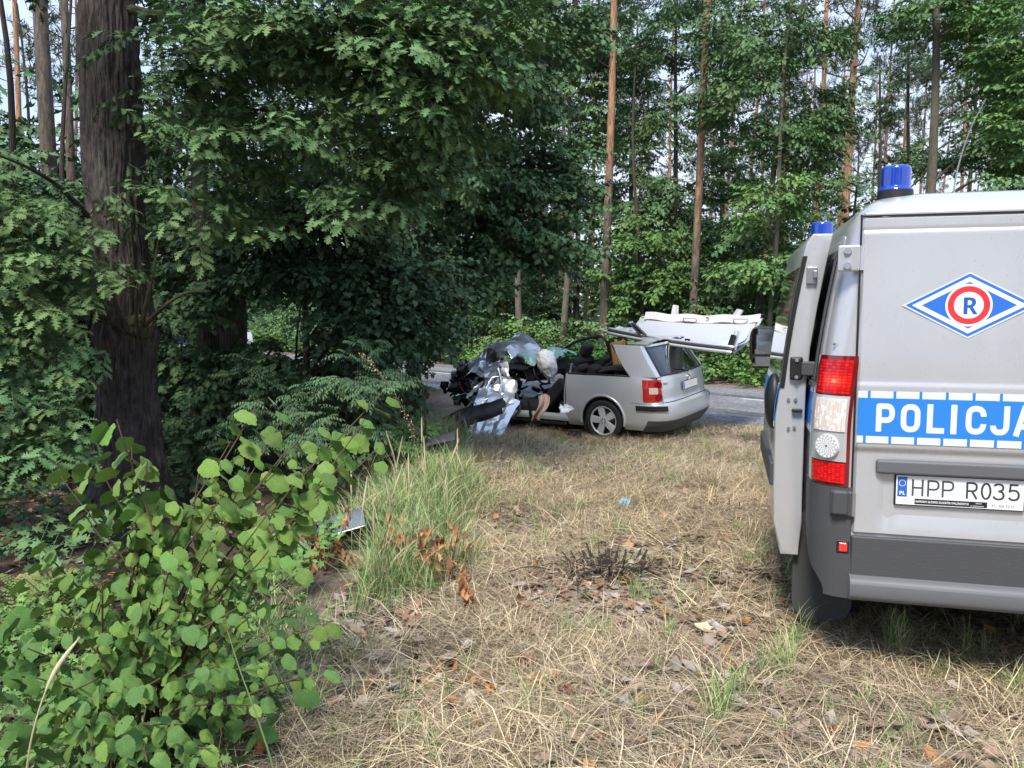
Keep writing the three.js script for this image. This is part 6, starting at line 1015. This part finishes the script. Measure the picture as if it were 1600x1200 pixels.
{
  const baseP = V(-1.42, hgt(-1.42, -3.0), -3.0), shrub = thing('hazel_shrub', 'bright green hazel shrub with broad toothed leaves in the foreground', 'shrub', [baseP.x, baseP.y, baseP.z]), r = rng(88), leaves = [];
  const O = baseP.clone();
  // stems to tips read from the photograph: [tip pixel x, y, distance]
  const tips = [[182, 655, 2.9], [205, 690, 3.1], [95, 745, 2.9], [150, 720, 3.05], [250, 760, 3.0], [598, 612, 3.2], [570, 655, 3.1], [520, 690, 3.2], [440, 655, 3.3], [405, 625, 3.35], [360, 690, 3.2], [310, 740, 3.0], [470, 740, 3.0], [420, 800, 2.9], [340, 830, 2.8], [270, 860, 2.75], [200, 830, 2.9], [120, 880, 2.8], [40, 905, 2.8], [15, 1000, 2.6], [95, 960, 2.6], [180, 960, 2.55], [280, 960, 2.5], [370, 950, 2.6], [450, 900, 2.75], [520, 970, 2.8], [490, 1050, 2.7], [440, 1010, 2.55], [340, 1040, 2.4], [250, 1060, 2.35], [150, 1060, 2.4], [90, 1110, 2.35], [190, 1130, 2.3], [290, 1130, 2.3], [330, 1170, 2.3], [140, 1180, 2.2], [400, 1100, 2.4], [230, 1190, 2.2], [60, 1060, 2.5], [390, 730, 3.15], [500, 770, 3.0], [300, 900, 2.65], [160, 910, 2.7], [420, 860, 2.75], [590, 700, 3.1], [540, 720, 3.05], [480, 670, 3.2], [450, 700, 3.15], [350, 770, 2.95], [230, 720, 3.0], [130, 800, 2.85], [60, 850, 2.8], [250, 800, 2.9]];
  const place = (p, dir, size, k) => leaves.push([p, dir, size, k]);
  tips.forEach(([x, y, d], i) => {
    const e = pix(x, y, d).sub(O), b = V((r() - 0.5) * 0.35, -0.02, (r() - 0.5) * 0.3), mid = b.clone().lerp(e, 0.5).add(V((r() - 0.5) * 0.1 - 0.08 * Math.sign(e.x), 0.10 + 0.05 * r(), (r() - 0.5) * 0.1)), pts = curve([b, mid, e], 22);
    part('stem', tubeGeo(pts, k => 0.0065 * (1.1 - 0.75 * k), 6), stick([0.10, 0.07, 0.045]), shrub);
    const n = 27, along = e.clone().sub(mid).normalize();
    for (let k = 0; k < n; k++) { const t = 0.26 + 0.74 * k / (n - 1), p = pts[Math.min(22, Math.round(t * 22))], s = k % 2 ? 1 : -1, yaw = Math.atan2(-along.z, along.x) + s * (0.7 + 0.7 * r()) * (k === n - 1 ? 0.2 : 1), size = (k === n - 1 ? 0.045 + 0.025 * r() : 0.030 + 0.042 * r()) * (y < 780 && k > n * 0.45 ? 1.35 : 1); place(p.clone().add(V((r() - 0.5) * 0.11, (r() - 0.5) * 0.06, (r() - 0.5) * 0.11)), quat((r() - 0.25) * 0.9 + 0.25, yaw, -0.25 - r() * 0.55), size, i * 27 + k); }
  });
  leaves.sort((a, b) => b[0].z - a[0].z);
  leaves.forEach(([p, q, size, k], i) => { if (i >= 300) return; const m = part('leaf', hazelGeo[k % 5], k % 71 === 7 ? yellowLeaf : hazelMats[(k * 7 + (k >> 3)) % 4], shrub); m.position.copy(p); m.quaternion.copy(q); m.scale.setScalar(size); });
  const rest = leaves.slice(300).map(([p, q, s, k]) => [p, q, s, (() => { const k2 = 0.75 + 0.6 * r(); return S(k2 * (0.9 + 0.4 * r()), k2, k2 * (0.8 + 0.3 * r())); })()]);
  for (let k = 0; k < 150; k++) { const a = V(-0.1 + (r() - 0.5) * 1.3, 0.15 + r() * 0.5, (r() - 0.5) * 0.7); rest.push([a, quat(r() - 0.3, r() * 6.28, -0.3 - r() * 0.5), 0.07 + r() * 0.04, S(0.75, 0.85, 0.9)]); }
  scatter('leaves', hazelGeo[0], hazelMats[0], rest, shrub);
}
// ------------------------------------------------------------------ dead brown shoots, cut stump, ferns, seed stalks
const rustMats = [[0.33, 0.14, 0.055], [0.42, 0.21, 0.095], [0.25, 0.10, 0.045], [0.44, 0.27, 0.13]].map(c => std({ color: S(...c), roughness: 0.8, side: THREE.DoubleSide }));
const rustGeo = [1, 2, 3].map(k => curledLeaf(600 + k, 0.085, 0.06));
function deadShoot(name, label, spots, n, size, seed) {
  const first = onGround(spots[0][0], spots[0][1]), t = thing(name, label, 'dead shoot', [first.x, first.y, first.z]), r = rng(seed);
  for (const [px, py, up, wide] of spots) {
    const b = onGround(px, py).sub(first), lean = (r() - 0.5) * 0.4, pts = curve([b, b.clone().add(V(lean * 0.4, up * 0.5, (r() - 0.5) * 0.1)), b.clone().add(V(lean, up, (r() - 0.5) * 0.15))], 10);
    part('stem', tubeGeo(pts, k => 0.005 * (1.2 - k), 5), stick([0.09, 0.06, 0.045]), t);
    for (let k = 0; k < n; k++) { const p = pts[1 + Math.floor(r() * 10)], m = part('leaf', rustGeo[k % 3], rustMats[Math.floor(r() * 4)], t); m.position.set(p.x + (r() - 0.5) * wide, p.y + (r() - 0.5) * 0.07, p.z + (r() - 0.5) * wide); m.quaternion.copy(quat(0.6 + r() * 1.6, r() * 6.28, (r() - 0.5))); m.scale.setScalar(size * (0.7 + 0.6 * r())); }
  }
  return t;
}
deadShoot('dead_shoot', 'rust brown withered shoot standing in the tall grass', [[655, 905, 0.38, 0.10], [676, 912, 0.30, 0.20], [700, 915, 0.32, 0.20], [718, 918, 0.26, 0.18], [740, 955, 0.18, 0.06], [640, 900, 0.24, 0.14]], 34, 0.72, 51);
deadShoot('dead_shoot', 'brown withered shoot beside the grey blue trim panel', [[505, 892, 0.26, 0.12], [540, 890, 0.16, 0.12], [485, 892, 0.14, 0.1], [522, 880, 0.34, 0.05]], 26, 0.8, 52);
deadShoot('dead_shoot', 'tawny withered leaves sprouting low from the straw', [[735, 1060, 0.05, 0.12], [790, 1085, 0.08, 0.14], [830, 1050, 0.10, 0.08], [815, 1085, 0.07, 0.08]], 9, 0.6, 53);
deadShoot('dead_shoot', 'small rusty leaf cluster beside the cut stump', [[855, 895, 0.05, 0.08], [905, 845, 0.06, 0.05], [850, 960, 0.08, 0.05]], 4, 0.7, 54);
deadShoot('dead_shoot', 'withered orange leaves at the foot of the hazel', [[385, 1160, 0.08, 0.12], [400, 1195, 0.06, 0.14], [480, 1190, 0.05, 0.1]], 6, 0.8, 55);
{ // stump of cut stems
  const c = onGround(955, 892), t = thing('cut_stump', 'cluster of dark cut shrub stems sticking out of the straw', 'stump', [c.x, c.y, c.z]), r = rng(61), bark = stick([0.055, 0.042, 0.038]), cutM = stick([0.22, 0.16, 0.11]);
  for (let k = 0; k < 90; k++) { const a = r() * 6.28, q = Math.pow(r(), 0.7) * 0.22, x = Math.cos(a) * q * 1.25, z = Math.sin(a) * q, L = 0.035 + r() * r() * 0.12 + 0.03 * r(), out = 0.5 * q / 0.17, e = V(x + Math.cos(a) * out * L, L, z + Math.sin(a) * out * L), rad = 0.0035 + r() * 0.006; const s = part('stem', tubeGeo([V(x, -0.03, z), V(x, 0.2 * L, z).lerp(e, 0.4), e], rad, 7), bark, t); part('cut_face', moved(cyl(rad * 0.92, rad * 0.92, 0.003, 8), e.x, e.y + 0.001, e.z), cutM, t); }
  for (let k = 0; k < 40; k++) { const a = r() * 6.28, L = 0.12 + r() * 0.4, p = V((r() - 0.5) * 0.4 - 0.15, 0.02, 0.1 + (r() - 0.5) * 0.3); part('fallen_stick', tubeGeo(curve([p, p.clone().add(V(Math.cos(a) * L * 0.5, 0.05, Math.sin(a) * L * 0.3)), p.clone().add(V(Math.cos(a) * L, 0.015, Math.sin(a) * L * 0.6))], 8), k2 => 0.006 * (1.1 - 0.7 * k2), 6), bark, t); }
}
{ // more stubs of cut stems near the van
  const spots = [[1105, 745], [1120, 748], [1085, 880], [1150, 800]];
  spots.forEach(([x, y], i) => { const c = onGround(x, y), t = thing('twig_stump', ['few thin cut stems poking up near the road end of the verge', 'pair of thin cut stems beside the few thin stems', 'thin cut stems beyond the dark stump', 'thin cut stems by the pale leaf beside the van'][i], 'stump', [c.x, c.y, c.z]), r = rng(63 + i); for (let k = 0; k < 5; k++) { const a = r() * 6.28, L = 0.05 + r() * 0.07; part('stem', tubeGeo([V(Math.cos(a) * 0.05, -0.02, Math.sin(a) * 0.05), V(Math.cos(a) * 0.06, L, Math.sin(a) * 0.06)], 0.004, 6), stick([0.07, 0.05, 0.045]), t); } });
}
{ // blue glove
  const c = onGround(975, 792), t = thing('blue_glove', 'crumpled bright blue disposable glove on the straw', 'glove', [c.x, c.y + 0.02, c.z]), blueM = std({ color: S(0.06, 0.42, 0.72), roughness: 0.45, side: THREE.DoubleSide });
  const g = new THREE.IcosahedronGeometry(0.045, 4), P = g.attributes.position; for (let i = 0; i < P.count; i++) { const v = V(P.getX(i), P.getY(i), P.getZ(i)), k = 1 + 0.9 * (fbm(v.x * 40, v.y * 40, v.z * 40, 3) - 0.5); P.setXYZ(i, v.x * k, v.y * k * 0.7, v.z * k); } part('palm', moved(toCreasedNormals(g, 0.4), 0, 0.02, 0), blueM, t);
  for (let k = 0; k < 5; k++) { const a = k * 0.5 - 0.4; part('finger', tubeGeo(curve([V(0, 0.02, 0), V(Math.cos(a) * 0.04, 0.035, Math.sin(a) * 0.035), V(Math.cos(a) * 0.065, 0.015, Math.sin(a) * 0.06)], 8), q => 0.011 * (1 - 0.4 * q), 7), blueM, t); }
}
{ // large pale fallen leaves that stand out
  const pale = [std({ color: S(0.62, 0.48, 0.32), roughness: 0.8, side: THREE.DoubleSide }), std({ color: S(0.46, 0.33, 0.22), roughness: 0.8, side: THREE.DoubleSide }), std({ color: S(0.52, 0.46, 0.42), roughness: 0.8, side: THREE.DoubleSide })], g = [1, 2, 3].map(k => curledLeaf(820 + k, 0.12, 0.09)), r = rng(71);
  [[1105, 995, 'wide pale fallen leaf lying across the straw behind the van', 1.2], [1128, 998, 'pale fallen leaf overlapping the wide one', 0.9], [1150, 1108, 'pale leaf among green blades', 0.8], [1155, 795, 'curled pale leaf in the straw beside the van door', 0.8], [900, 1165, 'grey pale curled leaf on bare soil', 1.1], [730, 1020, 'grey dry leaf below the rust brown shoot', 0.9], [660, 1185, 'silvery grey curled leaf on flattened straw', 1.0], [840, 1000, 'light brown leaf between stump and tawny shoots', 0.9], [1000, 955, 'tan leaf just below the cut stump', 0.8], [1180, 870, 'tan leaf near the open van door', 0.8]].forEach(([x, y, label, s], i) => { const p = onGround(x, y), m = part(numbered('fallen_leaf'), g[i % 3], pale[i % 3], scene); m.position.set(p.x, p.y + 0.035, p.z); m.quaternion.copy(quat((r() - 0.5) * 0.5, r() * 6.28, (r() - 0.5) * 0.5)); m.scale.setScalar(s); tag(m, label, 'leaf'); });
}
{ // ferns by the hazel
  const fernMat = phys({ color: S(0.15, 0.20, 0.045), roughness: 0.8, side: THREE.DoubleSide }), r = rng(81);
  const frond = (() => { const B = new Leaves(); for (let i = 0; i < 15; i++) { const t = i / 15, p = V(0.5 * t + 0.03, 0.30 * t - 0.34 * t * t, 0), L = 0.15 * Math.sin(Math.PI * clamp(0.18 + t * 0.82)); for (const s of [-1, 1]) for (let q = 0; q < 4; q++) { const w = (q + 1) / 4 * L; B.leaf(M4(V(p.x + w * 0.25, p.y - 0.1 * w, p.z + s * w), 0, -s * 0.9, -0.1), PROF.lance, 0.045 * (1 - 0.15 * q), 0.03, 0.1, 0.1); } } B.twig(V(0, 0, 0), V(0.5, 0, 0), 0.003); return B.build(); })();
  [[60, 960, 'yellow green fern beside the hazel stems', 1], [20, 900, 'fern half hidden by the hazel on the bank', 0.9], [100, 900, 'pale fern under the hazel on the low side', 0.8], [130, 1030, 'fern shaded by the hazel leaves', 0.8], [60, 800, 'small fern on the leaf litter below the oak', 0.6], [300, 770, 'fern behind the hazel near the oak foot', 0.7]].forEach(([x, y, label, s]) => { const p = onGround(x, y + 60), t = thing('fern', label, 'fern', [p.x, p.y, p.z]); for (let k = 0; k < 8; k++) { const m = part('frond', frond, fernMat, t); m.rotation.set(0, k * 0.8 + r() * 0.5, 0.35 + r() * 0.5, 'YXZ'); m.scale.setScalar(s * (0.7 + 0.5 * r())); } });
}
{ // tall seed stalks
  const strawM = stick([0.46, 0.38, 0.22]), headM = std({ color: S(0.52, 0.44, 0.29), roughness: 0.9 }), greenM = stick([0.14, 0.22, 0.07]), r = rng(91);
  const stalks = [[560, 900, 0.62], [600, 860, 0.62], [620, 880, 0.6], [640, 850, 0.66], [668, 820, 0.7], [690, 800, 0.62], [715, 770, 0.6], [585, 930, 0.58], [735, 790, 0.5], [610, 830, 0.74], [660, 770, 0.7], [550, 880, 0.7], [700, 870, 0.55], [630, 800, 0.7]];
  stalks.forEach(([x, y, h], i) => { const p = onGround(x, y), t = thing('grass_stalk', 'tall dry grass stalk with a feathery seed head at the verge edge', 'grass stalk', [p.x, p.y, p.z], 'seed stalks at the verge edge'), lx = (r() - 0.5) * 0.3, lz = (r() - 0.5) * 0.2, pts = curve([V(0, 0, 0), V(lx * 0.3, h * 0.5, lz * 0.3), V(lx, h, lz)], 12); part('stalk', tubeGeo(pts, 0.0022, 5), strawM, t); part('seed_head', tubeGeo(pts.slice(8), k => 0.0045 * Math.sin(Math.PI * clamp(0.15 + 0.85 * k)) + 0.0008, 7, { disp: (a, k, l) => 0.002 * noise3(a * 3, l * 90, i) }), headM, t); });
  for (const [pts, m, label] of [[[[40, 1230, 2.2], [55, 1130, 2.2], [85, 1050, 2.25], [125, 995, 2.3]], strawM, 'long straw coloured stalk crossing the hazel leaves'], [[[432, 1230, 2.1], [405, 1130, 2.1], [376, 1050, 2.12], [355, 985, 2.15]], greenM, 'long green grass blade in front of the hazel']]) { const P = pts.map(([x, y, d]) => pix(x, y, d)), o = P[0].clone(); const gy = hgt(o.x, o.z); const t = thing('grass_stalk', label, 'grass stalk', [o.x, gy, o.z]); const q = curve([V(-0.02, -0.02, 0), ...P.map(v => v.clone().sub(V(o.x, gy, o.z)))], 20); part('stalk', tubeGeo(q, k => 0.0035 * (1.15 - 0.8 * k), 5), m, t); if (m === strawM) part('seed_head', tubeGeo(q.slice(13), k => 0.006 * Math.sin(Math.PI * clamp(0.1 + 0.9 * k)) + 0.001, 7), headM, t); }
  // an old pale plume rising from the ash shrub
  { const o = onGround(660, 770), P = [[655, 760, 8.0], [648, 690, 7.9], [625, 630, 7.8], [590, 580, 7.8], [565, 555, 7.8]].map(([x, y, d]) => pix(x, y, d).sub(o)), t = thing('dry_plume', 'old dry flower plume arching over the feathery ash shrub', 'dry plant', [o.x, o.y, o.z]), q = curve([V(0, 0, 0), ...P], 30); part('stalk', tubeGeo(q, 0.005, 5), stick([0.16, 0.12, 0.09]), t); const list = []; for (let k = 0; k < 200; k++) { const b = q[10 + Math.floor(r() * 21)]; list.push([b.clone().add(V((r() - 0.5) * 0.06, (r() - 0.5) * 0.06, (r() - 0.5) * 0.06)), quat(r() * 3, r() * 6, r() * 3), 0.12 + 0.12 * r(), S(0.9 + 0.3 * r(), 0.9, 0.85)]); } scatter('seed_fluff', curledLeaf(7, 0.1, 0.06), headM, list, t); }
}
renderer.render(scene, camera);
